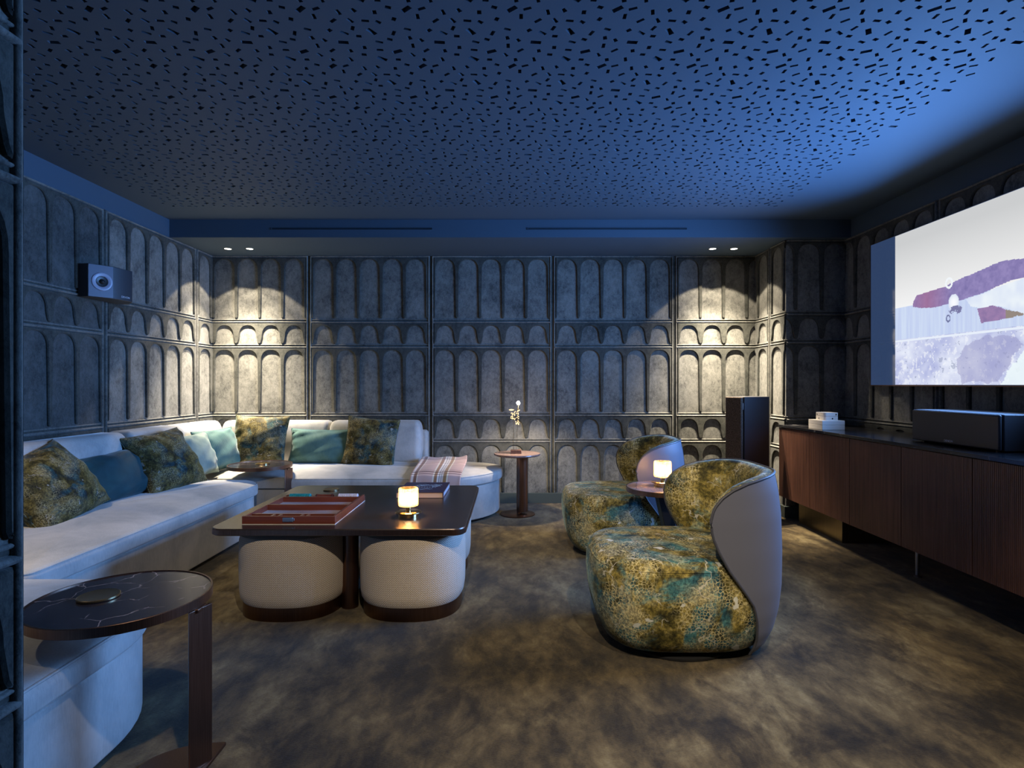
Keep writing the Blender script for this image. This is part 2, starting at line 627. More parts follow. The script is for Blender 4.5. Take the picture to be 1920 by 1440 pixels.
def emit(name, col, strength):
    m = bpy.data.materials.new(name); m.use_nodes = True
    nt = m.node_tree
    nt.nodes.clear()
    e = nt.nodes.new('ShaderNodeEmission'); o = nt.nodes.new('ShaderNodeOutputMaterial')
    e.inputs['Color'].default_value = (*col, 1); e.inputs['Strength'].default_value = strength
    nt.links.new(e.outputs[0], o.inputs[0])
    return m


M_LENS = emit('downlight_lens', (1.0, 0.90, 0.74), 9.0)
M_BULB = emit('warm_bulb', (1.0, 0.74, 0.42), 140.0)
M_BARE = emit('bare_bright_bulb', (1.0, 0.76, 0.48), 500.0)
M_SPARK = emit('glowing_filament_bead', (1.0, 0.70, 0.34), 2.2)


def shade_mat():
    m = bpy.data.materials.new('amber_fluted_glass'); m.use_nodes = True
    nt = m.node_tree; nt.nodes.clear()
    t = nt.nodes.new('ShaderNodeBsdfTranslucent'); t.inputs['Color'].default_value = (1.0, 0.70, 0.36, 1)
    p = nt.nodes.new('ShaderNodeBsdfTransparent'); p.inputs['Color'].default_value = (1.0, 0.86, 0.62, 1)
    g = nt.nodes.new('ShaderNodeBsdfGlossy'); g.inputs['Roughness'].default_value = 0.1; g.inputs['Color'].default_value = (0.9, 0.75, 0.5, 1)
    m1 = nt.nodes.new('ShaderNodeMixShader'); m1.inputs[0].default_value = 0.55
    m2 = nt.nodes.new('ShaderNodeMixShader'); m2.inputs[0].default_value = 0.08
    o = nt.nodes.new('ShaderNodeOutputMaterial')
    nt.links.new(t.outputs[0], m1.inputs[1]); nt.links.new(p.outputs[0], m1.inputs[2])
    nt.links.new(m1.outputs[0], m2.inputs[1]); nt.links.new(g.outputs[0], m2.inputs[2])
    nt.links.new(m2.outputs[0], o.inputs[0])
    return m


M_SHADE = shade_mat()

# ---------------------------------------------------------------- setting: floor, ceiling, walls
floor = MB().add([(XL - 0.2, -1.6, 0), (XR + 0.2, -1.6, 0), (XR + 0.2, YB + 0.2, 0), (XL - 0.2, YB + 0.2, 0)], [(0, 1, 2, 3)]).build('floor', M_CARPET)
tag(floor, kind='structure')


def ceiling():
    """a plasterboard sheet cut through by scattered small slots that repeat in a tile, with a dark void above"""
    TX, TY = 0.392, 0.378
    X0, X1, Y0, Y1 = -2.72, 2.08, 1.82, 4.47
    # one tile of slots, placed on a torus so neighbouring tiles never clash
    items = []
    rnd = random.Random(21)
    NX, NY = 6, 6
    bigs = {(0, 1), (3, 0), (2, 3), (5, 4), (4, 2)}
    for gj in range(NY):
        for gi in range(NX):
            if (gi, gj) in bigs: w, h = 0.043, 0.0205
            elif rnd.random() < 0.3: w, h = 0.022, 0.0165
            else: w, h = rnd.uniform(0.027, 0.033), 0.0135
            best = None
            for tries in range(60):
                x = (gi + 0.5 + 0.5 * (gj % 2) + rnd.uniform(-0.40, 0.40)) * TX / NX
                y = (gj + 0.5 + rnd.uniform(-0.40, 0.40)) * TY / NY
                gap = 9
                for (px, py, pw, ph, pa) in items:
                    dx = abs(px - x) % TX; dx = min(dx, TX - dx)
                    dy = abs(py - y) % TY; dy = min(dy, TY - dy)
                    gap = min(gap, math.hypot(dx, dy) - (w + pw) / 2)
                if best is None or gap > best[0]: best = (gap, x, y)
                if gap > 0.018: break
            x, y = best[1:]
            items.append((x, y, w, h, rnd.choice([0.1, 0.35, 0.6, 0.95, 1.3, 1.57, 2.0, 2.45, 2.75])))
    rects = []
    i = 0
    while X0 + i * TX < X1 + TX:
        j = 0
        while Y0 + j * TY < Y1 + TY:
            for (x, y, w, h, a) in items:
                cx, cy = X0 + i * TX + x, Y0 + j * TY + y
                ca, sa = math.cos(a), math.sin(a)
                q = [(cx + u * w / 2 * ca - v * h / 2 * sa, cy + u * w / 2 * sa + v * h / 2 * ca) for u, v in ((-1, -1), (1, -1), (1, 1), (-1, 1))]
                if all(X0 < p[0] < X1 and Y0 < p[1] < Y1 for p in q): rects.append(q)
            j += 1
        i += 1
    bx0, bx1, by0, by1 = XL - 0.05, XR + 0.05, -1.6, YB + 0.05
    pts = [Vector((bx0, by0)), Vector((bx1, by0)), Vector((bx1, by1)), Vector((bx0, by1))]
    faces = [[0, 1, 2, 3]]
    for q in rects:
        b = len(pts)
        pts += [Vector(p) for p in q]
        faces.append([b, b + 1, b + 2, b + 3])
    vs, es, fs, ov, oe, of = delaunay_2d_cdt(pts, [], faces, 2, 1e-6)
    mb = MB()
    P3 = [(p.x, p.y, ZC) for p in vs]
    keep = [tuple(reversed(f)) for f, o in zip(fs, of) if o and all(k == 0 for k in o)]
    mb.add(P3, keep, 0)
    for q in rects:
        lo = [(x, y, ZC) for x, y in q]; hi = [(x, y, ZC + 0.018) for x, y in q]
        mb.add(lo + hi, [(0, 4, 5, 1), (1, 5, 6, 2), (2, 6, 7, 3), (3, 7, 4, 0)], 0)
    mb.add([(bx0, by0, ZC + 0.018), (bx1, by0, ZC + 0.018), (bx1, by1, ZC + 0.018), (bx0, by1, ZC + 0.018)], [(0, 3, 2, 1)], 1)
    return mb


tag(ceiling().build('ceiling', [M_PAINT, M_HOLE]), kind='structure')

ROWS = [(2.389, 1.754, 'tall'), (1.754, 1.511, 'small'), (1.511, 0.850, 'tall'), (0.850, 0.597, 'small'), (0.597, 0.100, 'foot')]


def relief(name, origin, ud, nd_, L, panels, dark_to=-9.0):
    """velvet wall covering: smooth arched pads between raised dark spandrels, ridged rails and seams"""
    ud = Vector(ud); nn = Vector(nd_); og = Vector(origin)
    mb = MB()
    def P(u, z, d): return og + ud * u + nn * d + Vector((0, 0, z))
    flip = ud.cross(Vector((0, 0, 1))).dot(nn) < 0
    def quad(a, b, c, d, mat, sm=False): mb.add([a, b, c, d], [(0, 1, 2, 3)], mat, sm)
    quad(P(panels[-1][1], 0, 0), P(L, 0, 0), P(L, ZP, 0), P(panels[-1][1], ZP, 0), 0) if panels[-1][1] < L else None
    quad(P(0, 0, 0), P(panels[0][0], 0, 0), P(panels[0][0], ZP, 0), P(0, ZP, 0), 0) if panels[0][0] > 0 else None
    for (u0, u1) in panels:
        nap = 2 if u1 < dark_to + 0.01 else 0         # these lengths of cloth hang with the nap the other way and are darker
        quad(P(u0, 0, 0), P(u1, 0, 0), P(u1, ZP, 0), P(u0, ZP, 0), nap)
        ua, ub = u0 + 0.030, u1 - 0.030
        p = (ub - ua) / 5
        for zt, zb, kind in ROWS:
            top = zt - 0.016
            at = zt - (0.036 if kind == 'tall' else 0.041)
            cb = zb + (0.031 if kind == 'tall' else 0.027 if kind == 'small' else 0.004)
            ah = 0.10 if kind == 'tall' else 0.125 if kind == 'foot' else 0.105
            wt, wb = (0.021, 0.0145) if kind != 'small' else (0.030, 0.019)
            sp = at - ah
            out = []
            for k in range(6):
                c = ua + k * p
                if k > 0:
                    out.append(Vector((c - wt, sp)))
                    mid = 0.55
                    out.append(Vector((c - (wt * (1 - mid) + wb * mid), sp + (cb + wb - sp) * mid)))
                    out.append(Vector((c - wb, cb + wb)))
                    if k < 5:
                        for t in (0.25, 0.5, 0.75):
                            a = PI + PI * t
                            out.append(Vector((c + wb * math.cos(a), cb + wb + wb * math.sin(a))))
                    else:
                        out.append(Vector((c - wb * 0.6, cb + 0.003))); out.append(Vector((c, cb)))
                if k < 5:
                    if k == 0:
                        out.append(Vector((c, cb))); out.append(Vector((c + wb * 0.6, cb + 0.003)))
                    out.append(Vector((c + wb, cb + wb)))
                    out.append(Vector((c + (wt * 0.45 + wb * 0.55), sp + (cb + wb - sp) * 0.55)))
                    out.append(Vector((c + wt, sp)))
                    hw = p / 2 - wt
                    for q in range(1, 14):
                        t = PI - PI * q / 14
                        x = math.copysign(abs(math.cos(t)) ** 0.82, math.cos(t)); y = math.sin(t) ** 0.9
                        out.append(Vector((c + p / 2 + hw * x, sp + ah * y)))
            out.append(Vector((ub, top))); out.append(Vector((ua, top)))
            # outline is CCW (bottom left to right, then top right to left)
            prev = None
            for off, d in ((0.0, 0.0), (0.001, 0.009), (0.006, 0.015)):
                ring = [P(q.x, q.y, d) for q in offset_poly(out, off)]
                if prev:
                    n = len(ring)
                    mb.add(prev + ring, [(i, (i + 1) % n, n + (i + 1) % n, n + i) for i in range(n)], 1, True)
                prev = ring
            top2 = [Vector(q) for q in offset_poly(out, 0.006)]
            vv, _e, ff, _a, _b, oo = delaunay_2d_cdt(top2, [], [list(range(len(top2)))], 1, 1e-7)
            mb.add([P(q.x, q.y, 0.015) for q in vv], [tuple(f) for f in ff], 1)
            # rail ridge and the dark groove above it
            def ridge(ax0, ax1, horiz, w, dep, mat=0):
                pr = []
                for q in range(7):
                    t = PI * q / 6
                    a, d = w * math.cos(t), dep * math.sin(t)
                    pr.append((a, d))
                r0 = [P(ax0[0], ax0[1] + a, d) if horiz else P(ax0[0] + a, ax0[1], d) for a, d in pr]
                r1 = [P(ax1[0], ax1[1] + a, d) if horiz else P(ax1[0] + a, ax1[1], d) for a, d in pr]
                mb.loft([r0, r1], mat, True, False, False, closed=False)
            ridge((ua - 0.01, zt - 0.006), (ub + 0.01, zt - 0.006), True, 0.0085, 0.017)
            quad(P(ua - 0.006, zt + 0.004, 0.0015), P(ub + 0.006, zt + 0.004, 0.0015), P(ub + 0.006, zt + 0.014, 0.0015), P(ua - 0.006, zt + 0.014, 0.0015), 1) if zt < 2.3 else None
            if kind != 'foot':
                ridge((ua - 0.01, zb + 0.017), (ub + 0.01, zb + 0.019), True, 0.005, 0.008)
            for uu in (u0 + 0.019, u1 - 0.019):
                ridge((uu, zb), (uu, zt), False, 0.008, 0.015)
        quad(P(u1 - 0.009, 0.1, 0.0015), P(u1 + 0.009, 0.1, 0.0015), P(u1 + 0.009, ZP, 0.0015), P(u1 - 0.009, ZP, 0.0015), 1)
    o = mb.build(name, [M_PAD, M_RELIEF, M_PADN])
    bm = bmesh.new(); bm.from_mesh(o.data)
    geo = bm.verts[:] + bm.edges[:] + bm.faces[:]
    bmesh.ops.bisect_plane(bm, geom=geo, dist=1e-6, plane_co=P(0, 0, 0), plane_no=-ud, clear_outer=True)
    geo = bm.verts[:] + bm.edges[:] + bm.faces[:]
    bmesh.ops.bisect_plane(bm, geom=geo, dist=1e-6, plane_co=P(L, 0, 0), plane_no=ud, clear_outer=True)
    bm.to_mesh(o.data); bm.free()
    tag(o, kind='structure')
    return o


PW = 1.178
# back wall, left to right (u runs from the left corner)
ub0 = -1.965 - XL - PW + 0.0
panels = [(ub0 + k * PW, ub0 + (k + 1) * PW) for k in range(6)]
relief('wall_back', (XL, YB, 0), (1, 0, 0), (0, -1, 0), XPIER - XL, panels)
# left wall, u runs from near to far
yl0 = 5.222 - 4 * PW
panels = [(yl0 + k * PW - 0.6, yl0 + (k + 1) * PW - 0.6) for k in range(6)]
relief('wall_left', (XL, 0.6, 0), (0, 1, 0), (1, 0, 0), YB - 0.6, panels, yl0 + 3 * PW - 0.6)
# return of the pier beside the back wall, its face, and the screen wall
relief('wall_return', (XPIER, YPIER, 0), (0, 1, 0), (-1, 0, 0), YB - YPIER, [(5.19 - YPIER - PW, 5.19 - YPIER), (5.19 - YPIER, 5.19 - YPIER + PW)])
relief('wall_pier', (XPIER, YPIER, 0), (1, 0, 0), (0, -1, 0), XR - XPIER, [(-0.62, -0.62 + PW)])
relief('wall_right', (XR, 0.6, 0), (0, 1, 0), (-1, 0, 0), YPIER - 0.6, [(YPIER - 0.6 - PW * (k + 1) + 0.1, YPIER - 0.6 - PW * k + 0.1) for k in (3, 2, 1, 0)])
# near wall beside the opening
relief('wall_front', (-0.873, 0.40, 0), (0, 1, 0), (1, 0, 0), 0.615, [(0.615 - PW, 0.615)])
tag(MB().box(XL, -0.875, 0.40, 1.015, 0, ZC).build('trim_5', M_PAINT), kind='structure')
tag(MB().box(2.15, XR, 0.40, 1.015, 0, ZC).build('trim_6', M_PAINT), kind='structure')

# painted bands above the panelling, dropped soffit, skirtings
mb = MB().box(XL - 0.06, XL + 0.008, 0.6, YB, ZP, ZC)
tag(mb.build('trim_1', M_PAINT), kind='structure')
tag(MB().box(XL, XR, YS, YB + 0.05, ZP, ZC).build('trim_2', M_PAINT), kind='structure')
tag(MB().box(XR - 0.004, XR + 0.06, 0.6, YB, ZP, ZC).build('trim_3', M_PAINT), kind='structure')
sk = 0.098
tag(MB().box(XL, XPIER, YB - 0.022, YB, 0, sk).build('baseboard_back', M_DADO, bevel=0.002), kind='structure')
tag(MB().box(XPIER - 0.022, XPIER, YPIER - 0.022, YB - 0.022, 0, sk).build('baseboard_return', M_DADO, bevel=0.002), kind='structure')
tag(MB().box(XPIER, XR, YPIER - 0.022, YPIER, 0, sk).build('baseboard_pier', M_DADO, bevel=0.002), kind='structure')
tag(MB().box(XL, XL + 0.022, 1.02, YB - 0.022, 0, sk).build('baseboard_left', M_DADO, bevel=0.002), kind='structure')
tag(MB().box(XR - 0.022, XR, 1.02, YPIER - 0.022, 0, sk).build('baseboard_right', M_DADO, bevel=0.002), kind='structure')

# ---------------------------------------------------------------- fixtures in the soffit
def downlight(x, label, power):
    t = thing('recessed_downlight', label, 'ceiling light', (x, 5.21, ZP), 0, 'recessed downlights in the soffit')
    MB().lathe([(0.030, 0.0), (0.030, -0.002), (0.038, -0.003), (0.040, -0.001), (0.040, 0.0)], 32).build('trim_ring', M_DADO, t)
    MB().lathe([(0.0001, -0.0015), (0.030, -0.0015)], 32).build('lens', M_LENS, t)
    spot('downlight_spill', (0, 0, -0.012), power, 92, 0.11, None, 0.010, t)
    spot('downlight_beam', (0, 0, -0.012), power * 14.0, 70, 1.0, None, 0.012, t)


for x, lab in ((-2.602, 'round white recessed downlight nearest the left wall'), (-2.402, 'round white recessed downlight second from the left wall'),
               (1.838, 'round white recessed downlight second from the right end of the soffit'), (2.033, 'round white recessed downlight closest to the right pier')):
    downlight(x, lab, 36)

for x0, x1, lab in ((-2.03, -0.675, 'long thin black slot vent in the left half of the soffit face'), (0.135, 1.478, 'long thin black slot vent in the right half of the soffit face')):
    t = thing('slot_vent', lab, 'air vent', ((x0 + x1) / 2, YS, 2.462), 0, 'slot vents in the soffit face')
    w = (x1 - x0) / 2
    MB().box(-w, w, -0.002, 0.0, -0.007, 0.007).build('slot', M_HOLE, t)
    f = MB().box(-w - 0.004, w + 0.004, -0.006, 0.0, 0.007, 0.010).box(-w - 0.004, w + 0.004, -0.006, 0, -0.010, -0.007)
    f.box(-w - 0.004, -w, -0.006, 0, -0.007, 0.007).box(w, w + 0.004, -0.006, 0, -0.007, 0.007)
    f.build('frame', M_PAINT, t)
    MB().box(-w, w, -0.005, -0.002, -0.0012, 0.0012).build('blade', M_PAINT, t)

# ---------------------------------------------------------------- television
TVF = 2.82                         # plane of the glass


def screen_colour(px, py):
    """the film still, described by simple shapes (coordinates of the still's own layout)"""
    return None


def television():
    t = thing('television', 'very large wall television glowing with a pale film still of an old biplane', 'television', (XR, 3.28, 1.69))
    y0, y1, z0, z1 = 2.06, 4.47, 1.142, 2.238        # full panel
    py1 = 4.185; py0 = 2.34                           # lit picture
    cy, cz = 3.28, 1.69
    MB().box(-0.045, -0.008, y0 - cy - 0.004, y1 - cy + 0.004, z0 - cz - 0.004, z1 - cz + 0.004).build('housing', M_TVFRAME, t, bevel=0.003)
    MB().box(-0.008, 0.0, -0.5, 0.5, -0.3, 0.3).build('wall_bracket', M_TVFRAME, t)
    MB().box(-0.050, -0.045, y0 - cy, y1 - cy, z0 - cz, z1 - cz).build('glass_panel', M_TVGLASS, t)
    f = MB().box(-0.052, -0.045, y0 - cy - 0.006, y1 - cy + 0.006, z0 - cz - 0.008, z0 - cz).box(-0.052, -0.045, y0 - cy - 0.006, y1 - cy + 0.006, z1 - cz, z1 - cz + 0.004)
    f.box(-0.052, -0.045, y1 - cy, y1 - cy + 0.006, z0 - cz, z1 - cz)
    f.build('bezel', M_BRONZE, t)
    # picture: a grid of glowing cells, coloured one by one
    W, H = py1 - py0, z1 - z0 - 0.006
    nx, nz = 400, 236
    vs, fs, cols = [], [], []
    for j in range(nz + 1):
        for i in range(nx + 1):
            vs.append((-0.0508, py1 - cy - W * i / nx, z0 + 0.003 - cz + H * j / nz))
    rnd = random.Random(3)
    lat = {}
    def vnoise(x, y):
        xi, yi = math.floor(x), math.floor(y)
        def g(a, b):
            if (a, b) not in lat: lat[(a, b)] = rnd.random()
            return lat[(a, b)]
        fx, fy = x - xi, y - yi
        fx = fx * fx * (3 - 2 * fx); fy = fy * fy * (3 - 2 * fy)
        return (g(xi, yi) * (1 - fx) + g(xi + 1, yi) * fx) * (1 - fy) + (g(xi, yi + 1) * (1 - fx) + g(xi + 1, yi + 1) * fx) * fy
    def fbm(x, y): return vnoise(x, y) * 0.5 + vnoise(x * 2.1 + 7, y * 2.1) * 0.3 + vnoise(x * 4.3, y * 4.3 + 3) * 0.2
    def inside(P, x, y):
        c = False
        n = len(P)
        for a in range(n):
            x1, y1_ = P[a]; x2, y2 = P[(a + 1) % n]
            if (y1_ > y) != (y2 > y) and x < (x2 - x1) * (y - y1_) / (y2 - y1_) + x1: c = not c
        return c
    # still layout: s runs 0..1.7 along the picture (in heights), r 0..1 upward
    S_ = 1.0 / 3.131
    def sr(zx, zy):
        px, py = 1600 + zx * S_, 300 + zy * S_
        Y = TVF * 1066.67 / (px - 960)
        Z = CAM_H + (720 - py) * Y / 1066.67
        return ((py1 - Y) / H, (Z - z0 - 0.003) / H)
    upper = [sr(*p) for p in ((350, 862), (352, 835), (372, 795), (540, 742), (590, 715), (640, 692), (740, 652), (840, 605), (900, 588), (1002, 578))]
    upper += [(1.35, 0.86), (1.40, 0.80), (1.35, 0.70)] + [sr(*p) for p in ((1002, 690), (930, 705), (850, 740), (760, 782), (680, 806), (600, 836), (540, 850), (480, 866), (400, 870))]
    lower = [sr(*p) for p in ((728, 872), (830, 853), (900, 878), (1002, 900), (1002, 908), (900, 930), (830, 945), (752, 958))]
    body = [sr(*p) for p in ((660, 815), (760, 785), (850, 745), (1002, 695))] + [(1.5, 0.66), (1.5, 0.30)] + [sr(*p) for p in ((1002, 905), (860, 858), (740, 868), (690, 860))]
    smoke = [sr(*p) for p in ((770, 1040), (880, 1035), (960, 1050), (1002, 1090), (960, 1130), (900, 1230), (850, 1300), (640, 1300), (600, 1180), (660, 1080))]
    bright = [sr(*p) for p in ((870, 1322), (900, 1250), (1002, 1120))] + [(1.55, 0.28), (1.55, 0.0)]
    eng = sr(590, 835); ring = sr(562, 722); wheel = sr(558, 930); gear = sr(600, 880)
    def mixc(a, b, k): return tuple(p + (q - p) * k for p, q in zip(a, b))
    hz = sr(300, 862)[1]; gl = sr(400, 1040)[1]
    for j in range(nz):
        for i in range(nx):
            s, r = W * (i + 0.5) / nx / H, (j + 0.5) / nz
            n1, n2 = fbm(s * 9, r * 9), fbm(s * 40, r * 40)
            if r > hz:
                k = min(1, max(0, (r - hz) / 0.42))
                c = mixc((0.90, 0.90, 0.90), (0.60, 0.61, 0.62), k)
            else:
                streak = fbm(s * 60, r * 3)
                c = mixc((0.50, 0.58, 0.86), (0.66, 0.76, 0.92), streak)
                if r < gl:
                    c = mixc((0.44, 0.48, 0.76), (0.80, 0.84, 0.96), min(1, max(0, (n1 - 0.25) * 1.6)))
                    if n2 > 0.66: c = mixc(c, (0.95, 0.97, 1.0), 0.5)
                    if n2 < 0.26: c = mixc(c, (0.22, 0.26, 0.42), 0.5)
                    if abs(r - gl + 0.012) < 0.006: c = (0.80, 0.86, 0.96)
            if inside(smoke, s + (n2 - 0.5) * 0.05, r + (n1 - 0.5) * 0.06): c = mixc(c, (0.36, 0.36, 0.60), 0.62)
            if inside(bright, s + (n2 - 0.5) * 0.03, r): c = mixc(c, (0.86, 0.96, 0.98), 0.85)
            if inside(body, s, r):
                c = mixc((0.60, 0.68, 0.90), (0.86, 0.92, 0.96), min(1, max(0, (n1 - 0.2) * 1.5)))
            jit = (n2 - 0.5) * 0.005
            if inside(lower, s + jit, r + jit):
                x9 = sr(895, 900)[0]
                c = (0.30, 0.25, 0.22) if s > x9 else mixc((0.24, 0.17, 0.36), (0.38, 0.24, 0.44), n2)
            if inside(upper, s + jit, r + jit):
                red = 1 - min(1, abs(s - sr(430, 830)[0]) / 0.2)
                c = mixc(mixc((0.19, 0.16, 0.38), (0.34, 0.28, 0.55), n2), (0.36, 0.16, 0.30), max(0, red) * 0.8)
            def blob(p, rx, ry): return ((s - p[0]) / rx) ** 2 + ((r - p[1]) / ry) ** 2
            q = blob(ring, 0.030, 0.034)
            if 0.35 < q < 1.0: c = (0.88, 0.92, 0.96)
            q = blob(eng, 0.040, 0.048)
            if q < 1: c = mixc((0.95, 0.96, 1.0), (0.70, 0.76, 0.90), q)
            if blob(gear, 0.05, 0.025) < 1 and n2 > 0.42: c = (0.20, 0.20, 0.38)
            if 0.4 < blob(wheel, 0.017, 0.022) < 1.1: c = (0.16, 0.18, 0.34)
            cols.append(c)
            a = j * (nx + 1) + i
            fs.append((a, a + nx + 1, a + nx + 2, a + 1))
    mb = MB().add(vs, fs)
    m = bpy.data.materials.new('lit_screen_picture'); m.use_nodes = True
    nt = m.node_tree; nt.nodes.clear()
    at = nt.nodes.new('ShaderNodeAttribute'); at.attribute_name = 'still'
    e = nt.nodes.new('ShaderNodeEmission'); e.inputs['Strength'].default_value = 1.0
    o = nt.nodes.new('ShaderNodeOutputMaterial')
    nt.links.new(at.outputs['Color'], e.inputs['Color']); nt.links.new(e.outputs[0], o.inputs[0])
    pic = mb.build('picture', m, t)
    ca = pic.data.color_attributes.new('still', 'FLOAT_COLOR', 'CORNER')
    flat = []
    for c in cols: flat += [c[0], c[1], c[2], 1.0] * 4
    ca.data.foreach_set('color', flat)
    # the light the screen throws into the room (a screen is brightest straight ahead)
    d = bpy.data.lights.new('screen_glow', 'AREA')
    d.shape = 'RECTANGLE'; d.size = 1.05; d.size_y = 1.8
    d.energy = 140; d.color = (0.15, 0.40, 1.0)
    d.spread = math.radians(126)
    a = bpy.data.objects.new('screen_glow', d)
    a.location = (-0.056, (py0 + py1) / 2 - cy, 0)
    a.rotation_euler = (0, PI / 2, 0)
    link(a, t)


television()

# ---------------------------------------------------------------- sofa modules
def wavef(x, y): return 0.0035 * math.sin(x * 31 + 2.2 * math.sin(y * 9)) * math.sin(y * 23 + 1.7 * math.sin(x * 11)) + 0.002 * math.sin(y * 47 + x * 8)


def back_cushion_mb(w, h, t, lean=0.0, n=18):
    """upright soft cushion: x across w, y depth t, z up h, origin bottom centre of the back"""
    mb = MB()
    P = rpoly([(-w / 2, -t, 0.05), (w / 2, -t, 0.05), (w / 2, 0, 0.03), (-w / 2, 0, 0.03)], 6)
    rings = []
    levels = [(0.0, 0.03), (0.012, 0.012), (0.035, 0.002), (h * 0.3, -0.012), (h * 0.6, -0.010), (h - 0.06, 0.0), (h - 0.03, 0.010), (h - 0.010, 0.024), (h, 0.045)]
    for z, off in levels:
        rings.append([(p.x, p.y + lean * z, z) for p in offset_poly(P, off)])
    mb.loft(rings)
    return mb


def polyv(pts): return [Vector(p) for p in pts]


def left_sofa():
    t = thing('sofa', 'long pale grey velvet sofa module running along the left wall', 'sofa', (-2.40, 3.32, 0))
    def L(c): return rpoly([(x + 2.40, y - 3.32, r) for x, y, r in c], 10)
    slab(L([(-2.87, 2.235, .02), (-1.935, 2.235, .03), (-1.935, 4.44, .22), (-2.87, 4.44, .02)]), 0.03, 0.312, 0.012).build('base', M_SOFA, t)
    MB().loft([[(p.x, p.y, z) for p in L([(-2.86, 2.26, .02), (-1.985, 2.26, .03), (-1.985, 4.39, .2), (-2.86, 4.39, .02)])] for z in (0, 0.03)]).build('plinth', M_BLACK, t)
    P = L([(-2.76, 2.235, .03), (-1.905, 2.235, .05), (-1.905, 4.455, .24), (-2.76, 4.455, .03)])
    sc = slab(P, 0.318, 0.405, 0.034, 0.042, 0.012, wavef).build('seat_cushion', M_SOFA, t)
    MB().tube([(p.x, p.y, 0.405 - 0.034 * 0.30) for p in offset_poly(P, 0.034 * 0.26)], 0.0042, 8, True).build('piping', M_SOFA, sc)
    slab(L([(-2.875, 2.24, .03), (-2.77, 2.24, .03), (-2.77, 4.44, .03), (-2.875, 4.44, .03)]), 0.312, 0.715, 0.03).build('back_frame', M_SOFA, t)
    for yc, w in ((3.165, 1.28), (4.135, 0.62)):
        o = back_cushion_mb(w, 0.415, 0.20, 0.13).build('back_cushion', M_SOFA, t)
        o.location = (-2.705 + 2.40, yc - 3.32, 0.415)
        o.rotation_euler = (0, 0, PI / 2)
    return t


left_sofa()


def back_sofa():
    t = thing('sofa', 'pale grey velvet corner sofa module with a rounded open end along the back wall', 'sofa', (-1.5, 5.0, 0))
    def L(c): return rpoly([(x + 1.5, y - 5.0, r) for x, y, r in c], 14)
    slab(L([(-2.87, 4.53, .03), (-0.11, 4.53, .60), (-0.11, 5.45, .30), (-2.87, 5.45, .02)]), 0.03, 0.312, 0.012).build('base', M_SOFA, t)
    MB().loft([[(p.x, p.y, z) for p in L([(-2.86, 4.58, .03), (-0.17, 4.58, .55), (-0.17, 5.40, .28), (-2.86, 5.40, .02)])] for z in (0, 0.03)]).build('plinth', M_BLACK, t)
    P = L([(-2.76, 4.505, .04), (-0.085, 4.505, .62), (-0.085, 5.46, .32), (-2.76, 5.46, .03)])
    sc = slab(P, 0.318, 0.405, 0.036, 0.052, 0.012, wavef).build('seat_cushion', M_SOFA, t)
    MB().tube([(p.x, p.y, 0.405 - 0.036 * 0.30) for p in offset_poly(P, 0.036 * 0.26)], 0.0042, 8, True).build('piping', M_SOFA, sc)
    slab(L([(-2.78, 5.335, .03), (-0.795, 5.335, .03), (-0.795, 5.455, .03), (-2.78, 5.455, .03)]), 0.40, 0.715, 0.03).build('back_frame', M_SOFA, t)
    slab(L([(-2.875, 4.50, .02), (-2.785, 4.50, .02), (-2.785, 5.455, .03), (-2.875, 5.455, .03)]), 0.312, 0.715, 0.02).build('side_frame', M_SOFA, t)
    for xc, w in ((-2.14, 0.97), (-1.243, 0.82)):
        o = back_cushion_mb(w, 0.385, 0.20, 0.06).build('back_cushion', M_SOFA, t)
        o.location = (xc + 1.5, 5.30 - 5.0, 0.432)
    o = back_cushion_mb(0.66, 0.41, 0.17, 0.10).build('back_cushion', M_SOFA, t)
    o.rotation_euler = (0, 0, PI / 2); o.location = (-2.735 + 1.5, 4.80 - 5.0, 0.415)
    return t


back_sofa()


def near_chaise():
    t = thing('sofa', 'pale grey velvet chaise module with rounded corner in the left foreground', 'sofa', (-2.0, 1.65, 0))
    def L(c): return rpoly([(x + 2.0, y - 1.65, r) for x, y, r in c], 14)
    slab(L([(-2.87, 1.05, .02), (-1.215, 1.05, .05), (-1.215, 2.195, .46), (-2.87, 2.195, .02)]), 0.03, 0.312, 0.012).build('base', M_SOFA, t)
    MB().loft([[(p.x, p.y, z) for p in L([(-2.86, 1.08, .02), (-1.27, 1.08, .05), (-1.27, 2.14, .42), (-2.86, 2.14, .02)])] for z in (0, 0.03)]).build('plinth', M_BLACK, t)
    P = L([(-2.87, 1.045, .03), (-1.195, 1.045, .05), (-1.195, 2.215, .48), (-2.87, 2.215, .03)])
    sc = slab(P, 0.318, 0.400, 0.036, 0.03, 0.012, wavef).build('seat_cushion', M_SOFA, t)
    MB().tube([(p.x, p.y, 0.400 - 0.036 * 0.30) for p in offset_poly(P, 0.036 * 0.26)], 0.0042, 8, True).build('piping', M_SOFA, sc)
    return t


near_chaise()


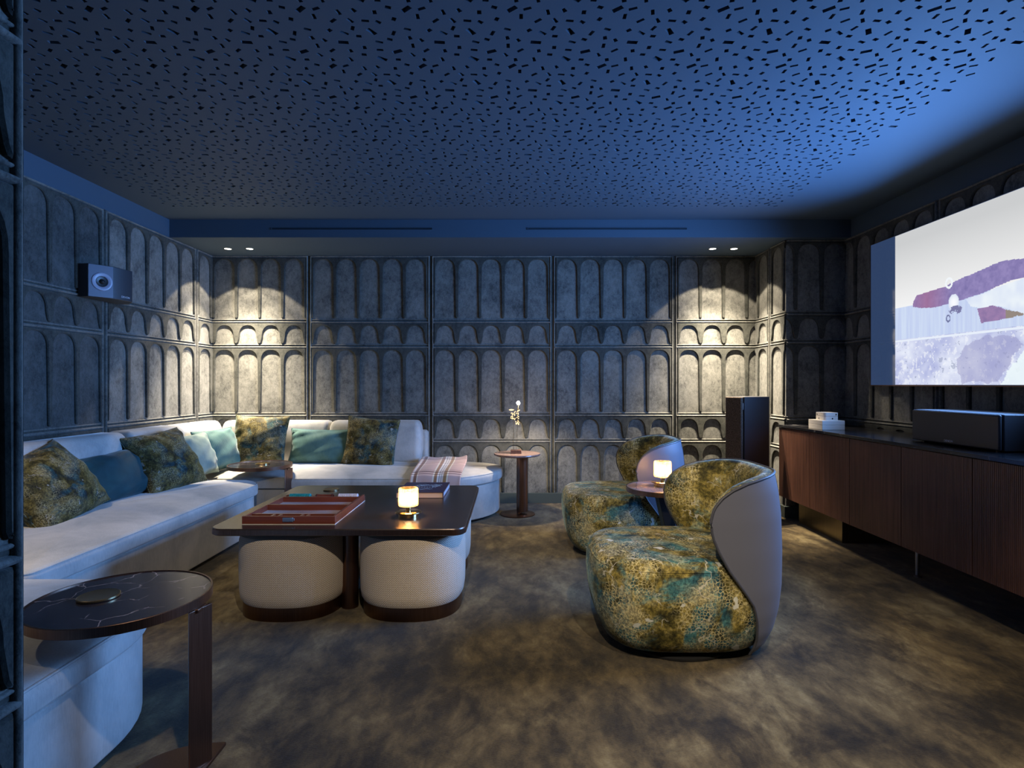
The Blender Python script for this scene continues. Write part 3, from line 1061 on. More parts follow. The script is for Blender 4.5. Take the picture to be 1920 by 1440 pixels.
# ---------------------------------------------------------------- cushions
def pillow(name, label, loc, w, h, th, face, up_roll, mat, group, lean=0.0, seed=0, flange=False):
    """soft pillow: local x width, z height, y thickness (front = -y); face = direction its front looks to, roll in its own plane"""
    rnd = random.Random(seed)
    mb = MB()
    n = 26
    ph = [rnd.uniform(0, 6.28) for _ in range(8)]
    vs, fs = [], []
    for side in (-1, 1):
        for j in range(n + 1):
            for i in range(n + 1):
                u, v = -1 + 2 * i / n, -1 + 2 * j / n
                u_, v_ = math.sin(u * PI / 2), math.sin(v * PI / 2)
                pin = 0.075
                x = w / 2 * u_ * (1 - pin * (1 - v_ * v_) * abs(u_) ** 2)
                z = h / 2 * v_ * (1 - pin * (1 - u_ * u_) * abs(v_) ** 2)
                e = max(0, (1 - abs(u_) ** 2.6)) * max(0, (1 - abs(v_) ** 2.6))
                y = th / 2 * e ** 0.5
                edge = (1 - e)
                wr = 0.010 * edge * min(1, e * 6) * (math.sin(9 * u_ + 5 * v_ + ph[0]) + 0.7 * math.sin(14 * v_ - 6 * u_ + ph[1])) + 0.004 * min(1, e * 4) * math.sin(5 * u_ - 7 * v_ + ph[2])
                vs.append((x, side * (y + wr), z))
    N = (n + 1) ** 2
    for j in range(n):
        for i in range(n):
            a = j * (n + 1) + i
            fs.append((a, a + 1, a + n + 2, a + n + 1))
            b = N + a
            fs.append((b, b + n + 1, b + n + 2, b + 1))
    mb.add(vs, fs, 0, True)
    o = mb.build(name, mat, sharp=0)
    bm = bmesh.new(); bm.from_mesh(o.data); bmesh.ops.remove_doubles(bm, verts=bm.verts, dist=0.0008); bm.to_mesh(o.data); bm.free()
    fx, fy = face
    yaw = math.atan2(fx, -fy)
    o.matrix_world = Matrix.Translation(loc) @ Matrix.Rotation(yaw, 4, 'Z') @ Matrix.Rotation(-lean, 4, 'X') @ Matrix.Rotation(up_roll, 4, 'Y')
    # piped seam round the edge
    path = []
    for a, b in (((-1, -1), (1, -1)), ((1, -1), (1, 1)), ((1, 1), (-1, 1)), ((-1, 1), (-1, -1))):
        for k in range(12):
            u_ = math.sin((a[0] + (b[0] - a[0]) * k / 12) * PI / 2); v_ = math.sin((a[1] + (b[1] - a[1]) * k / 12) * PI / 2)
            pin = 0.075
            path.append((w / 2 * u_ * (1 - pin * (1 - v_ * v_) * abs(u_) ** 2), 0, h / 2 * v_ * (1 - pin * (1 - u_ * u_) * abs(v_) ** 2)))
    MB().tube(path, 0.0045, 6, True).build('piping', mat, o)
    tag(o, label, 'cushion', group)
    return o


GP, GT = 'printed garden cushions on the sofa', 'plain velvet cushions on the sofa'
pillow('throw_pillow', 'printed green and gold square cushion at the near end of the left sofa', (-2.45, 3.02, 0.60), 0.52, 0.45, 0.23, (1.0, -0.06), -0.27, M_GARDENP, GP, 0.60, 1)
pillow('throw_pillow', 'deep teal oblong cushion between two printed cushions on the left sofa', (-2.475, 3.53, 0.575), 0.56, 0.32, 0.18, (1.0, -0.02), -0.03, M_TEAL, GT, 0.46, 2)
pillow('throw_pillow', 'printed green square cushion leaning at the far end of the left sofa', (-2.39, 3.92, 0.622), 0.47, 0.45, 0.21, (0.95, -0.30), -0.10, M_GARDENP, GP, 0.56, 3)
pillow('throw_pillow', 'sage green cushion half hidden behind the printed cushion on the left sofa', (-2.43, 4.36, 0.60), 0.40, 0.34, 0.16, (0.99, -0.12), -0.05, M_SAGE, GT, 0.34, 4)
pillow('throw_pillow', 'sea green oblong cushion leaning in the corner where the sofas meet', (-2.44, 4.72, 0.605), 0.46, 0.35, 0.16, (0.97, -0.22), -0.02, M_SEA, GT, 0.32, 5)
pillow('throw_pillow', 'printed gold square cushion brightly lit in the corner of the back sofa', (-2.20, 4.96, 0.655), 0.47, 0.45, 0.17, (0.05, -1.0), 0.03, M_GARDENP, GP, 0.28, 6)
pillow('throw_pillow', 'sea green oblong ribbed cushion in the middle of the back sofa', (-1.685, 5.01, 0.60), 0.55, 0.31, 0.17, (0.0, -1.0), 0.02, M_SEA, GT, 0.25, 7)
pillow('throw_pillow', 'printed dark green square cushion at the right end of the back cushions', (-1.235, 4.98, 0.645), 0.46, 0.43, 0.17, (0.0, -1.0), 0.09, M_GARDENP, GP, 0.25, 8)


# ---------------------------------------------------------------- throw blanket
def plaid_mat():
    m, nt, b = new_mat('rose_plaid_wool')
    tc = nt.nodes.new('ShaderNodeUVMap'); tc.uv_map = 'cloth'
    sx = nt.nodes.new('ShaderNodeSeparateXYZ')
    nt.links.new(tc.outputs['UV'], sx.inputs[0])
    base = (0.48, 0.32, 0.27)
    st = [(0.0, base), (0.03, (0.62, 0.56, 0.5)), (0.06, base), (0.075, (0.20, 0.10, 0.06)), (0.13, (0.60, 0.5, 0.4)), (0.15, base), (0.40, base), (0.44, (0.60, 0.52, 0.42)), (0.47, (0.27, 0.14, 0.07)), (0.53, (0.60, 0.55, 0.50)), (0.57, (0.11, 0.09, 0.10)), (0.58, (0.60, 0.55, 0.50)), (0.61, (0.11, 0.09, 0.10)), (0.62, (0.55, 0.48, 0.42)), (0.66, (0.30, 0.17, 0.07)), (0.72, (0.62, 0.55, 0.42)), (0.75, base), (1.0, base)]
    cu = ramp(nt, sx.outputs['X'], st, 'CONSTANT')
    w = nt.nodes.new('ShaderNodeMath'); w.operation = 'FRACT'
    nt.links.new(math_n(nt, 'MULTIPLY', sx.outputs['Y'], 2.2), w.inputs[0])
    sv = [(0.0, (1, 1, 1)), (0.36, (0.62, 0.55, 0.55)), (0.385, (1, 1, 1)), (0.42, (0.38, 0.30, 0.30)), (0.45, (1.3, 1.3, 1.25)), (0.49, (0.34, 0.27, 0.30)), (0.51, (1.3, 1.3, 1.25)), (0.55, (1, 1, 1)), (0.86, (0.45, 0.38, 0.45)), (0.89, (1.3, 1.3, 1.3)), (0.95, (1, 1, 1))]
    cv = ramp(nt, w.outputs[0], sv, 'CONSTANT')
    nt.links.new(mix(nt, 1.0, cu, cv, 'MULTIPLY'), b.inputs['Base Color'])
    b.inputs['Roughness'].default_value = 0.9
    b.inputs['Specular IOR Level'].default_value = 0.1
    b.inputs['Sheen Weight'].default_value = 0.2
    bump(nt, b, noise(nt, coords(nt), 300, 2), 0.3, 0.003)
    return m


def blanket():
    prof = [(5.10, 0.478), (5.06, 0.486), (4.98, 0.484), (4.85, 0.478), (4.72, 0.466), (4.62, 0.452), (4.55, 0.436), (4.505, 0.412), (4.485, 0.38), (4.478, 0.34), (4.476, 0.28), (4.476, 0.22), (4.478, 0.17)]
    x0, x1 = -0.80, -0.40
    nx = 40
    vs, uv = [], []
    # arc length along the drape
    acc = [0.0]
    for a, b in zip(prof, prof[1:]): acc.append(acc[-1] + math.hypot(a[0] - b[0], a[1] - b[1]))
    fine = []
    for k in range(61):
        s = acc[-1] * k / 60
        q = max(i for i in range(len(acc)) if acc[i] <= s + 1e-9)
        q = min(q, len(prof) - 2)
        t = (s - acc[q]) / (acc[q + 1] - acc[q])
        fine.append((prof[q][0] + (prof[q + 1][0] - prof[q][0]) * t, prof[q][1] + (prof[q + 1][1] - prof[q][1]) * t, s / acc[-1]))
    for (y, z, s) in fine:
        for i in range(nx + 1):
            u = i / nx
            x = x0 + (x1 - x0) * u + 0.012 * math.sin(s * 5)
            hang = max(0, s - 0.62)
            yy = y - 0.012 * hang * 3 * abs(math.sin(u * 9 + 1)) - 0.004
            zz = z + 0.004 * math.sin(u * 13 + s * 6) * (1 - min(1, hang * 4)) + (0.02 * (u ** 6) * max(0, 1 - s * 7))
            vs.append((x, yy + 0.03 * (1 - u) * 0, zz)); uv.append((u, s))
    fs = []
    for k in range(60):
        for i in range(nx):
            a = k * (nx + 1) + i
            fs.append((a, a + nx + 1, a + nx + 2, a + 1))
    mb = MB().add(vs, fs, 0, True)
    o = mb.build('throw_blanket', plaid_mat())
    ul = o.data.uv_layers.new(name='cloth')
    for l in o.data.loops: ul.data[l.index].uv = uv[l.vertex_index]
    so = o.modifiers.new('thick', 'SOLIDIFY'); so.thickness = 0.016; so.offset = 1
    be = o.modifiers.new('soft', 'BEVEL'); be.width = 0.005; be.segments = 2; be.limit_method = 'ANGLE'; be.angle_limit = math.radians(60)
    tag(o, 'folded rose pink plaid blanket draped over the front of the back sofa', 'blanket')
    return o


blanket()


# ---------------------------------------------------------------- coffee table, ottomans
TZ = 0.46
TX0, TX1, TY0, TY1 = -1.453, -0.225, 2.706, 3.875


def coffee_table():
    cx, cy = (TX0 + TX1) / 2, (TY0 + TY1) / 2
    t = thing('coffee_table', 'large square dark bronze coffee table with rounded corners over the ottomans', 'coffee table', (cx, cy, 0))
    P = rpoly([(TX0 - cx, TY0 - cy, .07), (TX1 - cx, TY0 - cy, .07), (TX1 - cx, TY1 - cy, .07), (TX0 - cx, TY1 - cy, .07)], 8)
    rings = []
    for off, z in ((0.004, TZ - 0.034), (0.0, TZ - 0.031), (0.0, TZ - 0.004), (0.003, TZ)):
        rings.append([(p.x, p.y, z) for p in offset_poly(P, off)])
    MB().loft(rings, 0, False).build('tabletop', M_TOP, t)
    e = MB().loft([[(p.x, p.y, z) for p in offset_poly(P, -0.002)] for z in (TZ - 0.030, TZ - 0.006)], 0, True, False, False)
    e.build('edge_band', M_BRONZE, t)
    for y in (2.945, 3.655):
        MB().lathe([(0.0001, 0.0), (0.043, 0.0), (0.043, TZ - 0.034), (0.0001, TZ - 0.034)], 40, (-0.838 - cx, y - cy, 0)).build('leg', M_BRONZE, t)
    return t


coffee_table()


def ottoman():
    t = thing('ottoman', '', 'ottoman', (0, 0, 0), 0, 'drum ottomans under the coffee table')
    R = 0.266
    prof = [(0.0001, 0.058), (0.228, 0.058), (0.250, 0.066), (0.261, 0.085), (R, 0.12), (R + 0.002, 0.2), (R + 0.002, 0.29), (R, 0.37), (0.260, 0.398), (0.242, 0.413), (0.2, 0.419), (0.0001, 0.421)]
    sq = lambda a: (abs(math.cos(a)) ** 2.5 + abs(math.sin(a)) ** 2.5) ** (-1 / 2.5)
    b = MB().lathe(prof, 96, wob=sq)
    o = b.build('upholstery', M_BOUCLE, t)
    ul = o.data.uv_layers.new(name='wrap')
    for pl in o.data.polygons:
        us = []
        for li in pl.loop_indices:
            co = o.data.vertices[o.data.loops[li].vertex_index].co
            us.append([math.atan2(co.y, co.x) / (2 * PI), co.z + (0 if 0.06 < co.z < 0.41 else math.hypot(co.x, co.y))])
        if max(u[0] for u in us) - min(u[0] for u in us) > 0.5:
            for u in us:
                if u[0] < 0: u[0] += 1
        for li, u in zip(pl.loop_indices, us): ul.data[li].uv = u
    MB().lathe([(0.0001, 0.0), (0.249, 0.0), (0.250, 0.002), (0.250, 0.066), (0.0001, 0.066)], 96, wob=sq).build('base_ring', M_BRONZE, t)
    return t


def copy_tree(o, parent=None):
    c = o.copy(); COL.objects.link(c)
    if parent: c.parent = parent
    for ch in list(o.children): copy_tree(ch, c)
    return c


ot = ottoman()
for i, (x, y, lab) in enumerate(((-1.127, 2.995, 'oatmeal woven drum ottoman front left under the coffee table'), (-0.515, 2.995, 'oatmeal woven drum ottoman front right under the coffee table'),
                                 (-0.530, 3.60, 'oatmeal woven drum ottoman at the back right, seen as a sliver past the front one'))):
    o = ot if i == 0 else copy_tree(ot)
    o.location = (x, y, 0); o['label'] = lab


# ---------------------------------------------------------------- lamp with fluted glass shade
def table_lamp():
    t = thing('table_lamp', '', 'table lamp', (0, 0, 0), 0, 'small amber glass lamps')
    MB().lathe([(0.0001, 0), (0.049, 0), (0.050, 0.001), (0.050, 0.020), (0.066, 0.021), (0.068, 0.023), (0.068, 0.0255), (0.066, 0.027), (0.022, 0.028), (0.0001, 0.028)], 64).build('base', M_BRASS, t)
    MB().lathe([(0.013, 0.027), (0.013, 0.052), (0.020, 0.054), (0.020, 0.058), (0.0001, 0.058)], 32).build('stem', M_BRASS, t)
    wob = lambda a: 1 + 0.030 * math.cos(24 * a)
    MB().lathe([(0.040, 0.055), (0.0475, 0.057), (0.0500, 0.062), (0.0500, 0.142), (0.0475, 0.148), (0.040, 0.150), (0.0385, 0.147), (0.0455, 0.140), (0.0455, 0.064), (0.0385, 0.060)], 192, wob=wob).build('shade', M_SHADE, t)
    MB().lathe([(0.0001, 0.070), (0.012, 0.073), (0.020, 0.085), (0.022, 0.100), (0.018, 0.115), (0.008, 0.124), (0.0001, 0.126)], 24).build('bulb', M_BULB, t)
    return t


lp = table_lamp()
lp.location = (-0.54, 2.965, TZ); lp['label'] = 'small brass lamp with lit amber fluted shade standing on the coffee table'
lp2 = copy_tree(lp)
lp2.location = (0.90, 3.40, 0.54); lp2['label'] = 'small brass lamp with lit amber fluted shade on the round table between the armchairs'


# ---------------------------------------------------------------- book and coaster on the coffee table
def book():
    x0, x1, y0, y1 = -0.70, -0.415, 3.435, 3.79
    cx, cy = (x0 + x1) / 2, (y0 + y1) / 2
    t = thing('book', 'thick aubergine coffee table book with pale brushed lettering behind the lamp', 'book', (cx, cy, TZ), 0.0)
    w, d = (x1 - x0) / 2, (y1 - y0) / 2
    MB().box(-w + 0.002, w - 0.006, -d + 0.004, d - 0.004, 0.003, 0.032).build('pages', M_PAPER, t)
    cover = MB().box(-w, w, -d, d, 0.0, 0.003).box(-w, w, -d, d, 0.032, 0.035).box(w - 0.004, w, -d, d, 0.003, 0.032)
    cover = cover.build('cover', M_COVER, t)
    MB().box(w, w + 0.0006, -d + 0.02, d - 0.02, 0.007, 0.028).build('spine_panel', M_SPINEART, cover)
    art = MB()
    rnd = random.Random(5)
    def stroke(pts, wd):
        vs = []
        for k, (x, y) in enumerate(pts):
            ww = wd * (0.35 + 0.65 * math.sin(PI * (k + 0.4) / len(pts)))
            vs += [(x, y - ww, 0.0354), (x, y + ww, 0.0354)]
        art.add(vs, [(2 * k, 2 * k + 2, 2 * k + 3, 2 * k + 1) for k in range(len(pts) - 1)])
    for (sx, ex, yy, wd) in ((-0.06, 0.02, 0.07, 0.007), (-0.03, 0.045, 0.05, 0.006), (0.03, 0.105, 0.065, 0.010), (0.045, 0.10, 0.025, 0.011), (-0.07, -0.01, 0.035, 0.006), (-0.07, 0.06, -0.075, 0.006), (-0.10, -0.03, -0.105, 0.005)):
        stroke([(sx + (ex - sx) * k / 9, yy + 0.012 * math.sin(k * 1.7 + sx * 40) + 0.02 * k / 9) for k in range(10)], wd)
    for k in range(9):
        xx = -0.07 + k * 0.017
        art.add([(xx, -0.01, 0.0354), (xx + 0.009, -0.01, 0.0354), (xx + 0.009, 0.006, 0.0354), (xx, 0.006, 0.0354)], [(0, 1, 2, 3)])
    art.build('cover_lettering', M_COVERART, cover)
    return t


book()


def coaster(label, loc, r, mat):
    o = MB().lathe([(0.0001, 0), (r * 0.92, 0), (r, 0.002), (r, 0.0065), (r - 0.002, 0.008), (r - 0.006, 0.0072), (0.0001, 0.0068)], 48).build('coaster', mat)
    o.location = loc
    tag(o, label, 'coaster', 'round brass coasters')
    return o


coaster('flat brass disc coaster near the back edge of the coffee table', (-1.175, 3.70, TZ), 0.050, M_BRASSD)


# ---------------------------------------------------------------- backgammon set
def backgammon():
    x0, x1, y0, y1 = -1.325, -0.868, 2.79, 3.362
    cx, cy = (x0 + x1) / 2, (y0 + y1) / 2
    t = thing('backgammon_board', 'open red rosewood backgammon board on the front left of the coffee table', 'board game', (cx, cy, TZ))
    w, d, hh, th = (x1 - x0) / 2, (y1 - y0) / 2, 0.041, 0.013
    MB().box(-w, w, -d, d, 0.0, 0.003).build('base_edge', M_WHITE, t)
    f = MB().box(-w, w, -d, -d + th, 0.003, hh).box(-w, w, d - th, d, 0.003, 0.030).box(-w, -w + th, -d + th, d - th, 0.003, hh).box(w - th, w, -d + th, d - th, 0.003, hh)
    f.build('frame', M_ROSE, t, bevel=0.0015)
    ya, yb, yc = -d + 0.088, -d + 0.275, -d + 0.485       # dividers
    for y in (ya, yb, yc):
        MB().box(-w + th, w - th, y - 0.009, y + 0.009, 0.003, hh if y != ya else 0.034).build('divider', M_ROSE, t, bevel=0.001)
    ft = MB().box(-w + th, w - th, -d + th, ya - 0.009, 0.003, 0.010).build('front_tray', M_ROSED, t)
    for x in (-0.10, -0.065, 0.045, 0.075):
        MB().box(x - 0.006, x + 0.006, -d + th, ya - 0.009, 0.010, 0.034).build('tray_partition', M_ROSE, ft)
    MB().box(-w + th, w - th, yc + 0.009, d - th, 0.003, 0.010).build('back_tray', M_ROSED, t)
    for q0, q1 in ((ya + 0.009, yb - 0.009), (yb + 0.009, yc - 0.009)):
        pf = MB().box(-w + th, w - th, q0, q1, 0.003, 0.012).build('playing_field', M_ROSE, t)
        pm = MB()
        n = 6
        for k in range(n):
            a, b = q0 + (q1 - q0) * k / n, q0 + (q1 - q0) * (k + 1) / n
            m = 0 if k % 2 else 1
            pm.add([(-w + th, a + .002, 0.0124), (-w + th, b - .002, 0.0124), (w * 0.72, (a + b) / 2, 0.0124)], [(0, 2, 1)], 0)
            pm.add([(w - th, a + .002, 0.0128), (w - th, b - .002, 0.0128), (-w * 0.72, (a + b) / 2, 0.0128)], [(0, 1, 2)], 1)
        pm.build('points', [M_SPINEART, M_CHK_W], pf)
    MB().box(-0.028, 0.024, -d - 0.005, -d, 0.014, 0.036).box(0.024, 0.030, -d - 0.004, -d, 0.018, 0.032).build('latch', M_STEEL, t, bevel=0.0015)
    # loose pieces standing on edge in the far tray
    def checker(x, mat, lab, grp, r=0.0205):
        o = MB().lathe([(0.0001, -0.0042), (r * 0.7, -0.0042), (r * 0.95, -0.0040), (r, -0.0028), (r, 0.0028), (r * 0.95, 0.0040), (r * 0.7, 0.0042), (0.0001, 0.0042)], 28).build('checker', mat)
        return o
    yt = cy + (yc + 0.009 + d - th) / 2
    zt = TZ + 0.010 + 0.0205
    ct = checker(0, M_CHK_T, '', ''); cw = checker(0, M_CHK_W, '', '')
    i = 0
    for k in range(13):
        o = ct if k == 0 else ct.copy()
        if k: COL.objects.link(o)
        o.location = (x0 + 0.035 + k * 0.0093, yt, zt); o.rotation_euler = (0, PI / 2, 0)
        tag(o, 'teal pearly checker standing on edge in the row at the back of the board', 'game piece', 'teal checkers in the back tray')
    for k in range(12):
        o = cw if k == 0 else cw.copy()
        if k: COL.objects.link(o)
        o.location = (x1 - 0.035 - k * 0.0093, yt, zt); o.rotation_euler = (0, PI / 2, 0)
        tag(o, 'white pearly checker standing on edge in the row at the back of the board', 'game piece', 'white checkers in the back tray')
    for xx, mt, lab in ((x0 + 0.175, M_CHK_T, 'small teal die beside the teal checkers in the back tray'), (x1 - 0.158, M_CHK_W, 'small white die beside the white checkers in the back tray')):
        o = MB().box(-0.009, 0.009, -0.009, 0.009, 0.0, 0.020).build('die', mt, bevel=0.003)
        o.location = (xx, yt, TZ + 0.010 + 0.012); tag(o, lab, 'die')
        o.location.z = TZ + 0.010
    o = thing('dice_cup', 'ribbed dark red dice cup lying between the checkers in the back tray', 'dice cup', (cx + 0.005, yt, TZ + 0.010 + 0.0195))
    c = MB().lathe([(0.0001, -0.05), (0.0185, -0.05), (0.0195, -0.045), (0.0175, -0.02), (0.0175, 0.02), (0.0195, 0.045), (0.0195, 0.05), (0.016, 0.05), (0.016, -0.044), (0.0001, -0.044)], 32)
    c = c.build('cup_body', M_ROSE, o); c.rotation_euler = (0, PI / 2, 0)
    for q in (-0.044, 0.044):
        r = MB().lathe([(0.0185, q - 0.003), (0.0205, q - 0.002), (0.0205, q + 0.002), (0.0185, q + 0.003)], 32).build('rim_band', M_ROSED, c)
    return t


backgammon()


# ---------------------------------------------------------------- C-shaped side tables
def side_table():
    t = thing('side_table', '', 'side table', (0, 0, 0), 0, 'C-shaped marble side tables')
    R, Z = 0.240, 0.512
    MB().lathe([(0.0001, Z - 0.018), (R - 0.006, Z - 0.018), (R - 0.006, Z), (0.0001, Z)], 72).build('marble_top', M_MARBLE, t)
    MB().lathe([(R - 0.012, Z - 0.024), (R, Z - 0.024), (R, Z + 0.002), (R - 0.001, Z + 0.003), (R - 0.006, Z + 0.003), (R - 0.006, Z - 0.001)], 72).build('rim', M_BRONZE, t)
    # triangular post just outside the rim, with a bracket under the top
    px, py = 0.252, -0.015
    tri = [Vector((px - 0.040, py - 0.012)), Vector((px - 0.020, py - 0.044)), Vector((px + 0.006, py + 0.036)), Vector((px - 0.012, py + 0.034))]
    MB().loft([[(p.x, p.y, z) for p in tri] for z in (0.010, Z - 0.026)], 0, False).build('post', M_BRONZE, t, bevel=0.002)
    MB().box(0.02, px - 0.005, py - 0.022, py + 0.030, Z - 0.036, Z - 0.0245).build('bracket', M_BRONZE, t, bevel=0.002)
    # half-moon foot plate
    P = [Vector((px, py - 0.12))] + [Vector((px + 0.16 * math.cos(a), py + 0.13 * math.sin(a))) for a in [PI / 2 + PI * k / 24 for k in range(25)]]
    P = [Vector((px + 0.006 + 0.20 * math.cos(a), py + 0.12 * math.sin(a))) for a in [PI / 2 + PI * k / 24 for k in range(25)]]
    MB().loft([[(p.x, p.y, z) for p in P] for z in (0, 0.011)], 0, False).build('foot_plate', M_BRONZE, t, bevel=0.002)
    return t


st = side_table()
st.location = (-1.168, 1.707, 0); st['label'] = 'round black marble side table on a bronze post in the left foreground'
st2 = copy_tree(st)
st2.location = (-1.99, 4.535, 0); st2.rotation_euler = (0, 0, -0.08); st2['label'] = 'round marble side table reaching over the sofa corner at the back'
st2.location = (-2.0, 4.52, 0)
coaster('round brass coaster on the marble side table in the left foreground', (-1.235, 1.70, 0.5125), 0.055, M_BRASSD)
coaster('round pale brass coaster on the side table at the sofa corner', (-1.985, 4.53, 0.5125), 0.055, M_BRASS)


# ---------------------------------------------------------------- pedestal table with flower lamp
def pedestal_table():
    t = thing('pedestal_table', 'round brown marble table on a thick dark bronze column by the back wall', 'side table', (0.045, 5.02, 0))
    R, Z = 0.205, 0.54
    MB().lathe([(0.0001, Z - 0.022), (R - 0.02, Z - 0.022), (R - 0.005, Z - 0.018), (R, Z - 0.012), (R, Z - 0.004), (R - 0.003, Z), (0.0001, Z)], 64).build('marble_top', M_ROSEM, t)
    MB().lathe([(0.0001, 0.030), (0.050, 0.030), (0.050, Z - 0.022), (0.0001, Z - 0.022)], 40, (0.045, 0.0, 0)).build('column', M_BRONZE, t)
    MB().box(-0.07, 0.05, -0.03, 0.03, Z - 0.032, Z - 0.0225).build('bracket', M_BRONZE, t, bevel=0.002)
    MB().lathe([(0.0001, 0.008), (0.022, 0.008), (0.022, 0.030), (0.0001, 0.030)], 32, (0.02, 0, 0)).build('neck', M_BRONZE, t)
    MB().lathe([(0.0001, 0), (0.150, 0), (0.152, 0.002), (0.152, 0.008), (0.149, 0.010), (0.0001, 0.011)], 64, (0.005, 0, 0)).build('foot_disc', M_BRONZE, t)
    return t


pedestal_table()


def flower_lamp():
    bx, by = 0.035, 5.0
    t = thing('flower_lamp', 'slender lamp of two thin brass stems topped with glowing beads and a bare bulb', 'table lamp', (bx, by, 0.54))
    MB().box(-0.047, 0.047, -0.030, 0.030, 0, 0.032).build('block_base', M_WALNUT, t, bevel=0.002)
    MB().tube([(-0.022, 0, 0.030), (-0.023, 0, 0.16), (-0.020, 0, 0.335)], 0.0017, 8).build('stem', M_BRASS, t)
    MB().tube([(0.002, 0, 0.030), (0.010, 0, 0.16), (0.014, 0, 0.37)], 0.0017, 8).build('stem', M_BRASS, t)
    rnd = random.Random(11)
    def ball(mb, c, r):
        mb.lathe([(0.0001, -r), (r * .7, -r * .7), (r, 0), (r * .7, r * .7), (0.0001, r)], 10, c)
    a = MB()
    for k in range(34):
        z = rnd.uniform(0.25, 0.38); s = 0.020 if z < 0.33 else 0.014
        ball(a, (0.015 + rnd.gauss(0, s * 0.55), rnd.gauss(0, s * 0.55), z), rnd.uniform(0.0035, 0.0055))
    a.build('bead_cluster', M_SPARK, t)
    a = MB()
    for k in range(16):
        ball(a, (-0.026 + rnd.gauss(0, 0.010), rnd.gauss(0, 0.008), rnd.uniform(0.305, 0.36)), rnd.uniform(0.0035, 0.005))
    a.build('bead_cluster', M_SPARK, t)
    MB().lathe([(0.0001, 0.375), (0.02, 0.380), (0.024, 0.384), (0.012, 0.388), (0.0001, 0.390)], 24, (-0.040, 0, 0)).build('petal_shade', M_SPARK, t)
    MB().lathe([(0.0001, 0.425), (0.010, 0.429), (0.016, 0.442), (0.010, 0.456), (0.0001, 0.460)], 20, (0.020, 0, 0)).build('bulb', M_BARE, t)
    MB().tube([(0.014, 0, 0.37), (0.020, 0, 0.428)], 0.004, 8).build('bulb_holder', M_BRASS, t)
    spot('bulb_throw', (0.034, -0.012, 0.42), 34, 150, 0.5, None, 0.012, t, (1.0, 0.82, 0.60))
    return t


flower_lamp()


# ---------------------------------------------------------------- armchairs
def interp(tab, z):
    if z <= tab[0][0]: return tab[0][1]
    for (a, va), (b, vb) in zip(tab, tab[1:]):
        if z <= b:
            t = (z - a) / (b - a)
            t = t * t * (3 - 2 * t) if False else t
            return va + (vb - va) * t
    return tab[-1][1]


